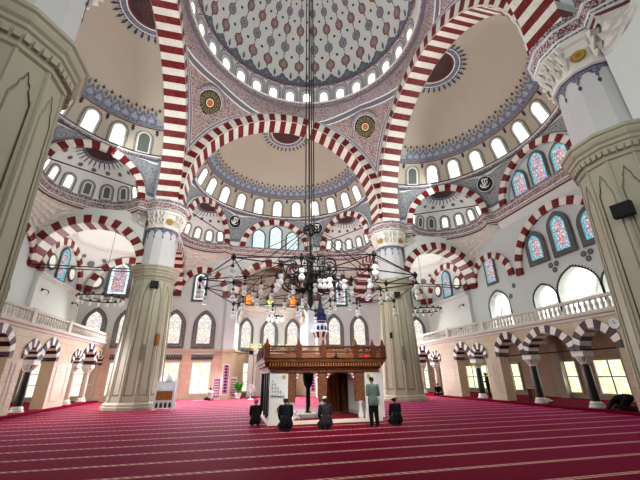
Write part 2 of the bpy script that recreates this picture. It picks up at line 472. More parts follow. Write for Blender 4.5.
for i in range(NR):
    th = 2*PI*(i+.5)/NR
    if sin(th) < -.75: continue
    sc = 1.0
    dshape([(x*1.05, z*1.08) for x, z in PALM], th, .005, 'frieze_blue')
    dshape(PALM and [(x*.45, z*.5+.12) for x, z in PALM], th, .005, 'medal_blue', .05)
    dshape(lozenge(.1, .18), th, R(9.3), 'deep_red')
    for el, a, b, mt in ((13.8, .38, .58, 'medal_red'), (25.2, .34, .52, 'medal_blue'), (36.2, .31, .52, 'medal_red'), (46.2, .24, .44, 'medal_blue'),
                         (55, .2, .36, 'medal_red'), (63, .15, .3, 'medal_blue')):
        dshape(medallion(a*1.18, b*1.12), th, R(el), 'deep_red' if mt == 'medal_red' else 'navy', .02)
        dshape(medallion(a, b), th, R(el), mt, .035)
        dshape(medallion(a*.5, b*.5), th, R(el), 'medal_blue' if mt == 'medal_red' else 'medal_red', .05)
    mb.poly([dome_p(th+s*.012/cos(e), e, .02) for s, e in ((-1, R(9)), (1, R(9)), (1, R(68)), (-1, R(68)))], 'dot_grey') if False else None
    es = [R(9+59*k/14) for k in range(15)]
    mb.strip([dome_p(th-.022/(DA*cos(e)), e, .02) for e in es], [dome_p(th+.022/(DA*cos(e)), e, .02) for e in es], 'dot_grey')
    for el in (17.8, 20.8, 29.2, 32, 40, 42.4, 50): dshape(lozenge(.09, .13), th, R(el), 'grey_blue')
    t2 = 2*PI*i/NR
    dshape([(x*.42, z*.5) for x, z in PALM], t2, .005, 'grey_blue')
    dshape(CYP, t2, R(4.4), 'grey_blue')
    for el, r in ((19.5, .13), (31, .12), (41.5, .11), (51, .09), (59.5, .08)): dshape(oval(r, r*1.1, 8), t2, R(el), 'navy')
dome = mb.build('ceiling_dome', None, 40)
struct(dome, 'huge white main dome painted with rows of red and blue medallions converging upward', 'dome')

# drum windows: arched, in lilac rings
def drum_proto():
    root = empty(wname(), None, None)
    w, h = .62, 1.05
    f = MB()
    for a, b, mt, d in ((1.0, .93, 'lilac_line', .02), (.93, .88, 'dome_white', .04), (.88, .72, 'lilac_pale', .05), (.72, .62, 'white_marble', .03)):
        po = o_round(a*1.5, a*1.85); pi_ = o_round(b*1.5, b*1.85)
        f.strip([(x, -d-.02, z) for x, z in po], [(x, -d-.02, z) for x, z in pi_], mt, True)
    gl = o_round(.62*1.5, .62*1.85)
    f.strip([(x, -.04, z) for x, z in gl], [(x*.72, -.03, z*.86) for x, z in gl], 'white_marble', True)
    f.build('window_frame', root)
    p = MB(); p.poly([(x*.72, -.035, z*.86) for x, z in gl], 'drum_glow'); p.build('window_pane', root)
    root['kind'] = 'structure'
    return root
dp = drum_proto(); k = 0
for i in range(NR):
    th = 2*PI*i/NR
    if sin(th) < -.12: continue
    M = Tr(8.2*cos(th), 8.2*sin(th), DZ+.06) @ Rz(th-PI/2) @ Rx(R(2))
    place(dp, M, '%s small arched drum window from the right edge of the main dome' % ORD[k], 'drum windows of the main dome')
    k += 1

# ------------------------------------------------------------------ pendentives of the main dome
def main_z(y):       # outer edge of the great arch at lateral position y (0..8.3)
    y = abs(y)
    return MA_Z + math.sqrt(max(0, 8.85**2 - min(y, 8.3)**2))
PS = math.hypot(8.85, 8.3)
def pend_pt(al, t):
    """spherical pendentive: al 0..pi/2 in the corner quadrant, t 0 on the arches .. 1 on the ring"""
    rho = 8.29/max(cos(al), sin(al)); e0 = math.acos(min(1, rho/PS)); e1 = math.acos(8.28/PS); e = e0+(e1-e0)*t
    return V((PS*cos(e)*cos(al), PS*cos(e)*sin(al), MA_Z+PS*sin(e)+(RING_Z+.05-MA_Z-PS*sin(e1))*t**3))
def tangent_frame(p, px, pz):
    ex = (px-p).normalized(); n = ex.cross(pz-p).normalized(); ez = n.cross(ex).normalized()
    return ex, n, ez
def roundel(parent, S, r, big=True):
    """dark calligraphy disc painted on a curved surface; S(x, z, d) maps local metres to the surface, d towards the room"""
    m = MB()
    def ring(a, b, mt, d, n=28): m.strip([S(a*cos(2*PI*i/n), a*sin(2*PI*i/n), d) for i in range(n)], [S(b*cos(2*PI*i/n), b*sin(2*PI*i/n), d) for i in range(n)], mt, True)
    def disc(a, mt, d):
        ring(a, a*.5, mt, d); ring(a*.5, .01, mt, d)
    if big:
        ring(r*1.42, r*1.28, 'lilac_line', .05); ring(r*1.28, r*1.04, 'band_lilac', .05); ring(r*1.04, r, 'dome_white', .06)
        disc(r, 'speaker_black', .06); ring(r*.9, r*.42, 'gold_ring', .08)
        for i in range(20):           # radiating script strokes
            a = 2*PI*i/20
            m.poly([S(q*cos(a+d), q*sin(a+d), .1) for q, d in ((r*.45, -.03), (r*.45, .03), (r*.86, .06+.05*(i % 3)), (r*.86, .0+.05*(i % 3)))], 'brass')
        ring(r*.40, r*.34, 'speaker_black', .11); ring(r*.34, r*.26, 'dome_white', .11); disc(r*.27, 'amber', .11)
    else:
        ring(r*1.25, r*1.08, 'frieze_blue', .04); ring(r*1.08, r, 'dome_white', .045); disc(r, 'speaker_black', .05)
        strokes = [[(-.62, -.1), (-.4, -.42), (0, -.5), (.45, -.3), (.62, .1)], [(.25, .55), (.22, .1), (.1, -.3)], [(-.05, .5), (-.05, -.25)],
                   [(-.35, .35), (-.3, -.05), (-.05, -.2), (.3, -.15)], [(-.5, .5), (-.15, .62), (.3, .68)]]
        for st in strokes:            # flowing cursive strokes in the manner of the calligraphy
            w = .085
            m.strip([S(x*r-w*r, z*r+w*r, .07) for x, z in st], [S(x*r+w*r, z*r-w*r, .07) for x, z in st], 'dome_white')
    return m.build('calligraphy_roundel', parent)
def surf_map(F, a0, t0, flip, ctr):
    """local metres around F(a0, t0) on a surface F(a, t); ctr is a point in the room"""
    e = 1e-3
    la = (F(a0+e, t0)-F(a0-e, t0)).length/(2*e); lt = (F(a0, t0+e)-F(a0, t0-e)).length/(2*e)
    def S(x, z, d):
        a = a0+flip*x/la; t = t0+z/lt; p = F(a, t)
        n = (F(a+e, t)-F(a-e, t)).cross(F(a, t+e)-F(a, t-e)).normalized()
        if n.dot(ctr-p) < 0: n = -n
        return p+n*d
    return S
for qx, qy, lab in ((1, 1, 'far right'), (-1, 1, 'far left'), (1, -1, 'near right'), (-1, -1, 'near left')):
    mb = MB()
    F = (lambda s, q: (lambda al, t: V((s*pend_pt(al, t).x, q*pend_pt(al, t).y, pend_pt(al, t).z))))(qx, qy)
    mb.grid(lambda u, w: F(u*PI/2, w), 48, 14, 'pendentive_fill')
    # border bands: along both arches and under the ring, as painted lines a little proud of the surface
    def inward(p): return V((-p.x, -p.y, 0)).normalized()*.03 + V((0, 0, -.02))
    def P2(al, t): q = F(al, t); return q + inward(q)
    al = [i*PI/2/60 for i in range(61)]
    for t0, t1, mt in ((.0, .07, 'band_lilac'), (.07, .085, 'dome_white'), (.085, .16, 'lilac_line'), (.16, .175, 'dome_white')):
        mb.strip([P2(a, t0) for a in al], [P2(a, t1) for a in al], mt)
    etop = math.acos(8.28/PS)
    def PE(a, e):                     # painted rings at a fixed height under the drum
        e0 = math.acos(min(1, 8.29/max(cos(a), sin(a))/PS)); t = min(1, max(0, (e-e0)/max(1e-4, etop-e0))); return P2(a, t)
    for e0_, e1_, mt in ((44.6, 46.9, 'band_lilac'), (44.2, 44.6, 'dome_white'), (43.0, 44.2, 'lilac_line'), (42.6, 43.0, 'dome_white')):
        mb.strip([PE(a, R(e0_)) for a in al], [PE(a, R(e1_)) for a in al], mt)
    o = mb.build('trim_pendentive', None, 60)
    struct(o, 'curved %s pendentive with red and lilac arabesques under the main dome' % lab, 'pendentive')
    if qy > 0:
        p0 = F(PI/4, .68); c0 = V((0, 0, MA_Z)); n0 = (c0-p0).normalized(); ex = V((0, 0, 1)).cross(n0).normalized(); ez = n0.cross(ex)
        roundel(o, (lambda p0, c0, ex, ez: (lambda x, z, d: (lambda v: c0+v*((p0-c0).length-d-.06)/v.length)(p0+ex*x+ez*z-c0)))(p0, c0, ex, ez), 1.02)

# ------------------------------------------------------------------ pillars
def pillar(M, name, label):
    root = empty(name, label, 'pillar', M, None, 'thing')
    NF = 12
    def corner(k, r, z): a = 2*PI*(k+.5)/NF; return V((r*cos(a), r*sin(a), z))
    b = MB()
    b.lathe([(0, 0), (1.78, 0), (1.78, .16), (1.7, .2), (1.7, .3), (1.62, .36), (1.56, .42)], NF, 'pier_cream', ph=PI/NF)
    b.build('base', root)
    # lower shaft: tapering facets, each with a sunk panel under a stepped ogee head
    s = MB(); z0, z1 = .42, 8.0; r0, r1 = 1.54, 1.27
    def fac(k, sx, z, d=0.0):
        t = (z-z0)/(z1-z0); r = r0+(r1-r0)*t
        a = corner(k-1, r, z); c = corner(k, r, z); m_ = (a+c)/2
        nrm = V((m_.x, m_.y, 0)).normalized()
        return a.lerp(c, .5+sx) - nrm*d
    head = [(.33, 6.9), (.33, 7.0), (.17, 7.28), (.17, 7.4), (.09, 7.48), (.05, 7.6), (.0, 7.7)]
    panel = [(-.33, .75), (.33, .75)] + head + [(-x, z) for x, z in head[-2::-1]]
    p2 = [(x*.84, .84 if z < 1 else z-.06) for x, z in panel]
    for k in range(NF):
        f0 = lambda x, z, k=k: fac(k, x, z)
        s.tess([(-.5, z0), (.5, z0), (.5, z1), (-.5, z1)], [panel], f0, 'pier_cream')
        s.strip([fac(k, x, z) for x, z in panel], [fac(k, x, z, .05) for x, z in panel], 'pier_cream', True)
        s.strip([fac(k, x, z, .05) for x, z in panel], [fac(k, x, z, -.02) for x, z in p2], 'pier_cream', True)
        s.poly([fac(k, x, z, .0) for x, z in p2], 'pier_cream')
        q = corner(k, r0, z0); q2 = corner(k, r1, z1)
        s.bar(q, q2, .045, 'pier_cream', 5)
    s.build('shaft', root)
    c = MB()
    c.lathe([(1.27, 7.98), (1.34, 8.02), (1.34, 8.1), (1.30, 8.14), (1.38, 8.3), (1.40, 8.42), (1.46, 8.46), (1.46, 8.56), (1.53, 8.62), (1.57, 8.72), (1.57, 8.8), (1.63, 8.84), (1.63, 8.94), (0, 8.96)],
            NF, 'pier_cream', ph=PI/NF)
    for k in range(NF):                # little dentils under the top mouldings
        for q in range(4):
            a = corner(k-1, 1.40, 8.24); d = corner(k, 1.40, 8.24)
            p = a.lerp(d, (q+.5)/4); tx = (d-a).normalized(); nn = V((p.x, p.y, 0)).normalized()
            c.mesh([p+tx*sx*.06+nn*sn+V((0, 0, sz)) for sz in (-.06, .12) for sx, sn in ((-1, -.06), (1, -.06), (1, .03), (-1, .03))],
                   [(3, 2, 1, 0), (4, 5, 6, 7), (0, 1, 5, 4), (1, 2, 6, 5), (2, 3, 7, 6), (3, 0, 4, 7)], 'pier_cream')
    c.build('capital', root)
    u = MB(); ua, ub, ru, rv = 8.94, 11.85, 1.14, 1.08; DZF = -.35
    u.lathe([(ru, ua), (rv, ub)], NF, 'pier_white', ph=PI/NF)
    for k in range(NF):                # painted lambrequin frieze with a pendant on every arris
        A = lambda x, z, d=.015: (lambda t, k: (corner(k-1, ru+(rv-ru)*t, z).lerp(corner(k, ru+(rv-ru)*t, z), .5+x) + V((corner(k-1, 1, 0)+corner(k, 1, 0)).to_tuple()).normalized()*d))((z-ua)/(ub-ua), k)
        pts = [(-.5, 12.18), (-.5, 11.62), (-.42, 11.7), (-.40, 11.84), (-.30, 11.86), (-.2, 11.98), (0, 12.02), (.2, 11.98), (.30, 11.86), (.40, 11.84), (.42, 11.7), (.5, 11.62), (.5, 12.18)]
        u.tess(pts, [], lambda x, z: A(x, z+DZF), 'frieze_blue')
        u.poly([A(x, z+DZF, .02) for x, z in ((.4, 11.5), (.5, 11.36), (.5, 11.62))], 'purple_ink')
        u.poly([A(x, z+DZF, .02) for x, z in ((-.4, 11.5), (-.5, 11.36), (-.5, 11.62))], 'purple_ink')
        u.poly([A(x, z+DZF, .025) for x, z in ((-.5, 12.14), (.5, 12.14), (.5, 12.2), (-.5, 12.2))], 'navy')
    u.build('upper_shaft', root)
    h = MB()                           # white head corbelling out to the walkway cornice
    h.lathe([(1.1, 11.84), (1.2, 11.87), (1.2, 12.5), (1.28, 12.55), (1.3, 12.9), (1.42, 12.95), (1.46, 13.15), (0, 13.2)], NF, 'muqarnas_white', ph=PI/NF)
    for k in range(NF):
        if k % 3 == 1: continue
        for row in range(4):
            for q in range(2+row % 2):
                n_ = 2+row % 2
                a = corner(k-1, 1.2+.055*row, 12.06+.25*row); d = corner(k, 1.2+.055*row, 12.06+.25*row)
                p = a.lerp(d, (q+.5)/n_); h.bar(p, p*1.0+V((p.x*.1, p.y*.1, .22)), .05, 'muqarnas_white', 4, .13)
    h.build('head_block', root)
    for k in range(1, NF, 3):
        g = MB(); a = corner(k-1, 1.27, 12.36); d = corner(k, 1.27, 12.36); p = (a+d)/2; nn = V((p.x, p.y, 0)).normalized(); tx = (d-a).normalized()
        for rr, mt, dd in ((.24, 'brass', .02), (.19, 'gold', .05), (.1, 'brass', .07)):
            g.poly([p+nn*dd+tx*rr*cos(2*PI*i/16)+V((0, 0, rr*sin(2*PI*i/16))) for i in range(16)], mt)
        g.build('gold_disc', root)
    return root
for nm, (x, y), lab in (('far_left', (-PA, PA), 'massive cream pillar at the far left with a white lectern chair at its foot'),
                        ('far_right', (PA, PA), 'massive cream pillar at the far right, behind the carved wooden platform'),
                        ('near_left', (-PA+.38, -PA), 'massive cream pillar filling the upper left edge of the photo'),
                        ('near_right', (PA, -PA), 'massive cream pillar filling the upper right edge of the photo')):
    pillar(Tr(x, y, 0), 'pillar', lab)
# striped blocks over the pillars, carrying the great arches
for x, y, lab in ((-1, 1, 'far left'), (1, 1, 'far right'), (1, -1, 'near right'), (-1, -1, 'near left')):
    mb = MB(); n = 3; zz = [CORN + (MA_Z-CORN)*i/n for i in range(n+1)]
    for i in range(n):
        m = RW[(i+1) % 2]
        for (a0, a1, b0, b1) in ((MA_R, MA_OUT, MA_IN, MA_OUT), (MA_IN, MA_OUT, MA_R, MA_IN)):
            xs = sorted((x*a0, x*a1)); ys = sorted((y*b0, y*b1))
            mb.box((xs[0], ys[0], zz[i]), (xs[1], ys[1], zz[i+1]), m)
    tag(mb.build('striped_impost'), 'red and white striped block on top of the %s pillar' % lab, 'masonry block', None, 'thing')

# ------------------------------------------------------------------ half domes with their exedrae
HD_B = 6.9                                              # half-dome depth (the plan is a half ellipse)
RR = math.sqrt(HD_R**2 - (HD_RING-HD_Z)**2)            # ring half-width
RV = HD_B*RR/HD_R                                      # ring depth
CA, CB = V((8.4, 10.3)), V((4.6, 16.55))               # chord of one exedra, from the pillar to the middle bay
CM = (CA+CB)/2; CT = (CB-CA).normalized(); CN = V((CT.y, -CT.x))
if CN.x < 0: CN = -CN
CL = (CB-CA).length/2
EX_R, EX_O = 2.75, 3.25; MID_R, MID_O, MID_K = 3.05, 3.6, .9
EXA, EXB = 2.9, 2.45
def hd(th, el, off=0.0):
    r = HD_R-off
    return V((r*cos(el)*cos(th), HD_V+(HD_B-off)*cos(el)*sin(th), HD_Z+r*sin(el)))
def exq(ph, ps, s=1, off=0.0):
    """exedra surface: ph 0..pi from the middle bay to the pillar, ps elevation; s mirrors"""
    a = EXA-off; b = EXB-off
    p = CM + CT*(a*cos(ph)*cos(ps)) + CN*(b*sin(ph)*cos(ps))
    return V((s*p.x, p.y, CORN+(EX_R+.12-off)*sin(ps)))
def chord_low(th):
    """where the ray from the half-dome axis at plan angle th meets the three chords, and the arch height there"""
    d = V((RR*cos(th), RV*sin(th)))
    # middle chord v = 16.55
    if d.y > 1e-6:
        t = (16.55-HD_V)/d.y; u = d.x*t
        if abs(u) <= 4.6:
            z = CORN
            if abs(u) < MID_O: z = CORN + MID_K*math.sqrt(MID_O**2-u*u)
            return V((u, 16.55, z))
    s = 1 if d.x > 0 else -1
    dd = V((abs(d.x), d.y)); o = V((0, HD_V))
    # intersect o + dd t with CA + CT q
    den = dd.x*CT.y - dd.y*CT.x
    w = CA-o; t = (w.x*CT.y - w.y*CT.x)/den
    p = o+dd*t; q = (p-CM).dot(CT)
    z = CORN
    if abs(q) < EX_O: z = CORN + math.sqrt(EX_O**2-q*q)
    return V((s*p.x, p.y, z))
def sweep(mb, path, prof, mats, closed=False):
    """sweep a (inward offset, z) profile along a 2-D path; inward is to the left of the path direction"""
    n = len(path); cols = []
    for i, p in enumerate(path):
        a = path[(i-1) % n] if (closed or i > 0) else p; b = path[(i+1) % n] if (closed or i < n-1) else p
        t = (V(b)-V(a)).normalized(); nn = V((-t.y, t.x))
        cols.append([V((p[0]+nn.x*d, p[1]+nn.y*d, z)) for d, z in prof])
    for j in range(len(prof)-1):
        mb.strip([c[j] for c in cols], [c[j+1] for c in cols], mats[min(j, len(mats)-1)], closed)

hw_protos = {}
def clerestory(w, h, pane='sky_glass'):
    """round-headed window in a painted grey surround"""
    root = window_proto(o_round, w, h, .07, pane, 'wall_white', None, depth=.05)
    f = MB()
    for a, b, mt, d in ((.26, .16, 'frame_band', .03), (.16, .07, 'dome_cream', .035)):
        f.strip([(x, -d, z) for x, z in shift(o_round(w+2*a, h+2*a), 0, -a)], [(x, -d, z) for x, z in shift(o_round(w+2*b, h+2*b), 0, -b)], mt, True)
    f.build('painted_surround', root)
    return root
clere = clerestory(.74, 1.42); clere_blind = clerestory(.74, 1.42, 'lattice'); exwin = clerestory(.40, .84); exblind = clerestory(.40, .84, 'lattice')
tympwin = {h: window_proto(lambda w, hh: o_pointed(w, hh, w*.6), 1.15, h, .14, 'aqua_pale', 'frame_grey', 'aqua_pale') for h in (2.0, 2.5)}
tymp_t = {h: window_proto(lambda w, hh: o_pointed(w, hh, w*.6), 1.15, h, .14, 'pink_stained', 'frame_grey', 'turquoise_glass', arch_band='frame_band') for h in (2.0, 2.5)}

for nm in ('far', 'right', 'left', 'near'):
    T = SIDES[nm]
    # ---- shell of the half dome
    mb = MB(); th0 = math.asin((9.95-HD_V)/RR)
    mb.grid(lambda u, w: (lambda th, el: hd(th, el))(u*PI, R(15.2)+w*(PI/2-R(15.2))*.999), 72, 22, 'dome_cream')
    # ring cornice under the windows
    for (d0, z0), (d1, z1), mt in (((-.02, HD_RING-.16), (.12, HD_RING-.14), 'lilac_line'), ((.12, HD_RING-.14), (.16, HD_RING), 'band_dark'), ((.16, HD_RING), (.26, HD_RING+.06), 'wall_white'), ((.26, HD_RING+.06), (.26, HD_RING+.14), 'dark_grey'), ((.26, HD_RING+.14), (.04, HD_RING+.18), 'wall_white')):
        ths = [PI*i/80 for i in range(81)]
        mb.strip([V(((RR-d0)*cos(t), HD_V+(RV-d0)*sin(t), z0)) for t in ths], [V(((RR-d1)*cos(t), HD_V+(RV-d1)*sin(t), z1)) for t in ths], mt)
    # painted bands and the palmette frieze above the windows
    def hline(e0, e1, mt, off=.03, ta=0, tb=PI):
        ths = [ta+(tb-ta)*i/80 for i in range(81)]
        mb.strip([hd(t, e0, off) for t in ths], [hd(t, e1, off) for t in ths], mt)
    def hshape(pts, th, el, mt, off=.03):
        loc = math.hypot(HD_R*sin(th), HD_B*cos(th))
        pp = [(th+x/(loc*cos(el+z/HD_R)), el+z/HD_R) for x, z in pts]
        if min(a for a, b in pp) < 0 or max(a for a, b in pp) > PI: return
        mb.poly([hd(a, b, off) for a, b in pp], mt)
    hline(R(30.6), R(31.2), 'red_line'); hline(R(31.4), R(31.7), 'grey_blue'); hline(R(31.7), R(33.4), 'frieze_blue'); hline(R(16.6), R(17.2), 'red_line')
    NP = 30
    for i in range(NP+1):
        th = R(3)+R(174)*i/NP
        hshape([(x*.62, z*.78) for x, z in PALM], th, R(33.2), 'frieze_blue', .035)
        hshape([(x*.32, z*.42+.1) for x, z in PALM], th, R(33.2), 'medal_blue', .05)
        hshape([(0, .0), (.05, .12), (.15, .17), (.05, .22), (0, .38), (-.05, .22), (-.15, .17), (-.05, .12)], th, R(39.6), 'deep_red', .04)
        if i < NP: hshape([(x*.8, z*.6) for x, z in CYP], th+R(174)/NP/2, R(37.4), 'grey_blue', .04)
    # apex medallion with flame points
    for i in range(64):
        a = 2*PI*i/64
        def ap(r, q, off): return V((r*cos(q), HD_V+r*sin(q), HD_Z+(HD_R-off)*math.sqrt(1-(r*cos(q)/HD_R)**2-(r*sin(q)/HD_B)**2)))
        if sin(a) < .02: continue
        da = PI/64
        mb.poly([ap(0.05, a-da, .04), ap(1.25, a-da, .04), ap(1.25, a+da, .04), ap(.05, a+da, .04)], 'medal_dark')
        for r0, r1, mt in ((.5, .58, 'gold_brown'), (1.25, 1.36, 'red_line'), (1.36, 1.44, 'dome_white'), (1.44, 1.72, 'frieze_blue'), (1.72, 1.78, 'dome_white')):
            mb.poly([ap(r0, a-da, .05), ap(r1, a-da, .05), ap(r1, a+da, .05), ap(r0, a+da, .05)], mt)
        if i % 2: mb.poly([ap(1.78, a-.03, .04), ap(1.98, a-.025, .04), ap(2.06, a-.045, .04), ap(2.3, a, .04), ap(2.06, a+.045, .04), ap(1.98, a+.025, .04), ap(1.78, a+.03, .04)], 'navy')
        else: mb.poly([ap(1.78, a-.04, .04), ap(1.95, a, .04), ap(1.78, a+.04, .04)], 'grey_blue')
    # small red pendants between the windows
    NW = 12
    for i in range(NW):
        th = PI/2 + (i-6+.5)*R(15.6)
        hshape([(0, -.5), (.05, -.36), (.13, -.3), (.06, -.2), (.12, -.08), (.03, 0), (-.03, 0), (-.12, -.08), (-.06, -.2), (-.13, -.3), (-.05, -.36)], th, R(30.4), 'purple_ink', .04)
    o = mb.build('ceiling_half_dome', None, 35); o.matrix_world = T
    struct(o, 'cream half dome with blue palmette frieze on the %s side of the main dome' % nm, 'half dome')
    # ---- clerestory windows in the half dome
    c = 0
    for i in range(NW+1):
        th = PI/2 + (i-6)*R(15.6)
        if not R(3.5) < th < R(176.5) or nm == 'near': continue
        el = R(17.6)
        blind = (nm == 'left' and i in (0, 1, 2)) or (nm == 'right' and i in (11, 12, 13))
        blind = (nm == 'right' and th > R(160)) or (nm == 'left' and th < R(20))
        nrm_ = math.atan2(sin(th)/HD_B, cos(th)/HD_R)
        M = T @ Tr(*hd(th, el, .02)) @ Rz(nrm_-PI/2) @ Rx(R(21.5))
        place(clere_blind if blind else clere, M, '%s arched window of the %s half dome from its right end' % (ORD[c], nm), 'clerestory windows of the half domes')
        c += 1
    # ---- pendentives between the chords and the ring
    mb = MB()
    def PF(th, t, k=0.0):
        lo = chord_low(th); hi = V((RR*cos(th), HD_V+RV*sin(th), HD_RING-.1)); e = t*PI/2
        x = hi.x+(lo.x-hi.x)*cos(e); y = hi.y+(lo.y-hi.y)*cos(e); z = lo.z+(hi.z-lo.z)*sin(e)
        p = V((x, y, z)); c_ = V((0, HD_V, z)); 
        return p + (c_-p).normalized()*k
    ta, tb = R(2), R(178)
    mb.grid(lambda u, w: PF(ta+u*(tb-ta), w), 160, 8, 'pendentive_blue')
    for t0, t1, mt in ((0, .1, 'wall_white'), (.1, .16, 'grey_blue'), (.82, .97, 'grey_blue'), (.74, .82, 'wall_white')):
        ths = [ta+(tb-ta)*i/160 for i in range(161)]
        mb.strip([PF(t, t0, .025) for t in ths], [PF(t, t1, .025) for t in ths], mt)
    o = mb.build('trim_half_dome_pendentive', None, 60); o.matrix_world = T
    struct(o, 'band of blue-grey painted pendentives under the %s half dome' % nm, 'pendentive')
    for s in (1, -1):
        tv = math.atan2((16.55-HD_V)/RV, 4.6/RR)
        th = tv if s > 0 else PI-tv
        p = PF(th, .55); n = V((-p.x, 7.5-p.y, -2.6)).normalized(); ex = n.cross(V((0, 0, 1))).normalized()*-1; ez = V((0, 0, 1)); ez = (ez-n*ez.dot(n)).normalized()
        roundel(o, (lambda p, ex, ez, n: (lambda x, z, d: p+n*(d+.2)-ex*x+ez*z))(p, ex, ez, n), .62, False)
    # ---- arches on the chords
    def chord_arch(M, ri, ro, k, lab, n=19):
        m = MB(); voussoirs(m, semi(ri, n*2, 0, rise=k), semi(ro-.02, n*2, 0, rise=k), -.3, -.03, 2, RW)
        q = m.build('striped_arch'); q.matrix_world = M
        tag(q, lab, 'arch', 'small striped arches under the half domes')
    chord_arch(T @ Tr(0, 16.55, CORN), MID_R, MID_O, MID_K, 'striped arch over the three stained windows under the %s half dome' % nm)
    # tympanum with three windows
    m = MB(); arc = semi(MID_R, 24, 0, rise=MID_K)
    m.poly([(x, 16.85, CORN+z) for x, z in arc], 'wall_grey')
    m.strip([(x, 16.6, CORN+z) for x, z in arc], [(x, 16.85, CORN+z) for x, z in arc], 'wall_white')
    q = m.build('wall_tympanum'); q.matrix_world = T
    struct(q, 'grey tympanum wall under the %s half dome holding three windows' % nm, 'wall')
    for i, (u, h) in enumerate(((-1.75, 2.0), (0, 2.5), (1.75, 2.0))):
        if nm == 'near': continue
        pr = (tympwin if nm == 'far' else tymp_t)[h]
        place(pr, T @ Tr(u, 16.84, CORN+.12), '%s of the three stained windows under the %s half dome, seen from the hall' % (('left', 'tall middle', 'right')[i], nm), 'tympanum windows')
    for s in (1, -1):
        if (nm == 'right' and s == 1) or (nm == 'left' and s == -1): near = True
        else: near = nm == 'near'
        sd = {('far', 1): 'right', ('far', -1): 'left', ('right', -1): 'far', ('right', 1): 'near', ('left', 1): 'far', ('left', -1): 'near', ('near', 1): 'left', ('near', -1): 'right'}[(nm, s)]
        where = '%s end of the %s half dome' % (sd, nm)
        yaw = math.atan2(CT.y, CT.x)+PI        # local +y = outward normal of the chord
        c2 = V((s*CM.x, CM.y, CORN))
        d = V((s*CT.x, CT.y)); outn = V((s*CN.x, CN.y))
        exv = V((outn.y, -outn.x))           # x axis such that y axis = outn
        M = T @ Matrix(((exv.x, outn.x, 0, c2.x), (exv.y, outn.y, 0, c2.y), (0, 0, 1, c2.z), (0, 0, 0, 1)))
        chord_arch(M, EX_R, EX_O, 1.0, 'striped arch of the niche at the %s' % where)
        # shell of the small semi-dome
        e = MB()
        e.grid(lambda u, w: exq(u*PI, w*PI/2*.999, s), 40, 14, 'dome_white')
        def eshape(pts, ph, ps, mt, off=.04):
            e.poly([exq(ph+x/(2.85*cos(ps)), ps+z/2.85, s, off) for x, z in pts], mt)
        for i in range(7): eshape(oval(.17, .17, 10), PI*(i+.5)/7, R(46), 'dot_grey', .03); eshape(oval(.1, .1, 8), PI*(i+.5)/7, R(46), 'frame_grey', .05)
        # medallion high up, close behind the arch
        top = lambda r, a, off: (lambda ph: None)
        def et(r, a, off=.04):      # polar around the apex
            x, y = r*cos(a), r*sin(a)
            p = CM+CT*x+CN*y; rr2 = (x/(EXA-off))**2+(y/(EXB-off))**2
            return V((s*p.x, p.y, CORN+(EX_R+.12-off)*math.sqrt(max(0, 1-rr2))))
        for i in range(28):
            a = PI*(i+.5)/28; da = PI/56
            e.poly([et(.03, a-da), et(.95, a-da), et(.95, a+da), et(.03, a+da)], 'medal_dark')
            e.poly([et(.95, a-da), et(1.15, a-da), et(1.15, a+da), et(.95, a+da)], 'frieze_blue')
            if i % 2: e.poly([et(1.15, a-.03), et(1.45, a-.025), et(1.6, a), et(1.45, a+.025), et(1.15, a+.03)], 'navy')
        q = e.build('ceiling_niche_dome', None, 40); q.matrix_world = T
        struct(q, 'small white niche dome with grey dots at the %s' % where, 'semi-dome')
        NE = 7
        for i in range(NE):
            ph = PI*(i+.5)/NE; p = exq(ph, R(7), s, .03)
            pn = CT*(cos(ph)/EXA)+CN*(sin(ph)/EXB); pn = V((s*pn.x, pn.y)).normalized()
            ang = math.atan2(pn.y, pn.x)
            idx = i if s > 0 else i
            lit = i not in ((3, 4, 5) if nm == 'left' else (4, 5) if nm == 'right' else ())
            if near: continue
            place(exwin if lit else exblind, T @ Tr(*p) @ Rz(ang-PI/2) @ Rx(R(14)), '%s little arched window of the niche at the %s' % (ORD[i], where), 'little windows of the niche domes')
        if not near:
            m = MB(); a = V((s*(CM+CT*2.6+CN*.08).x, (CM+CT*2.6+CN*.08).y, CORN+.95)); b = V((s*(CM-CT*2.6+CN*.08).x, (CM-CT*2.6+CN*.08).y, CORN+.95))
            m.bar(a, b, .04, 'black_iron')
            for t in (0, 1): p = a.lerp(b, t); m.ball(p, .07, 'black_iron', 6)
            q = m.build('tie_rod'); q.matrix_world = T
            tag(q, 'thin black rod across the niche at the %s' % where, 'tie rod', 'tie rods of the niche domes')
    # ---- walkway cornice sweeping round the niches and the middle bay
    path = []
    for i in range(25):
        ph = PI - PI*i/24; p = CM+CT*(EXA+.12)*cos(ph)+CN*(EXB+.05)*sin(ph); path.append((p.x, p.y))
    path = [(8.8, 9.8)] + path + [(4.45, 16.6)] + [(4.2-.5*i, 16.65) for i in range(1, 9)]
    path = path + [(-x, y) for x, y in path[::-1]]
    prof = [(0, 12.95), (.06, 13.0), (.1, 13.12), (.2, 13.16), (.22, 13.24), (.26, 13.3), (.30, 13.66), (.4, 13.70), (.42, 13.88), (-.4, CORN)]
    m = MB(); sweep(m, path, prof, ['wall_white', 'red_line', 'wall_white', 'band_dark', 'wall_white', 'band_red', 'wall_white', 'band_dark', 'wall_white'])
    q = m.build('trim_cornice', None, 30); q.matrix_world = T
    struct(q, 'patterned red and grey walkway cornice winding below the %s half dome' % nm, 'cornice')
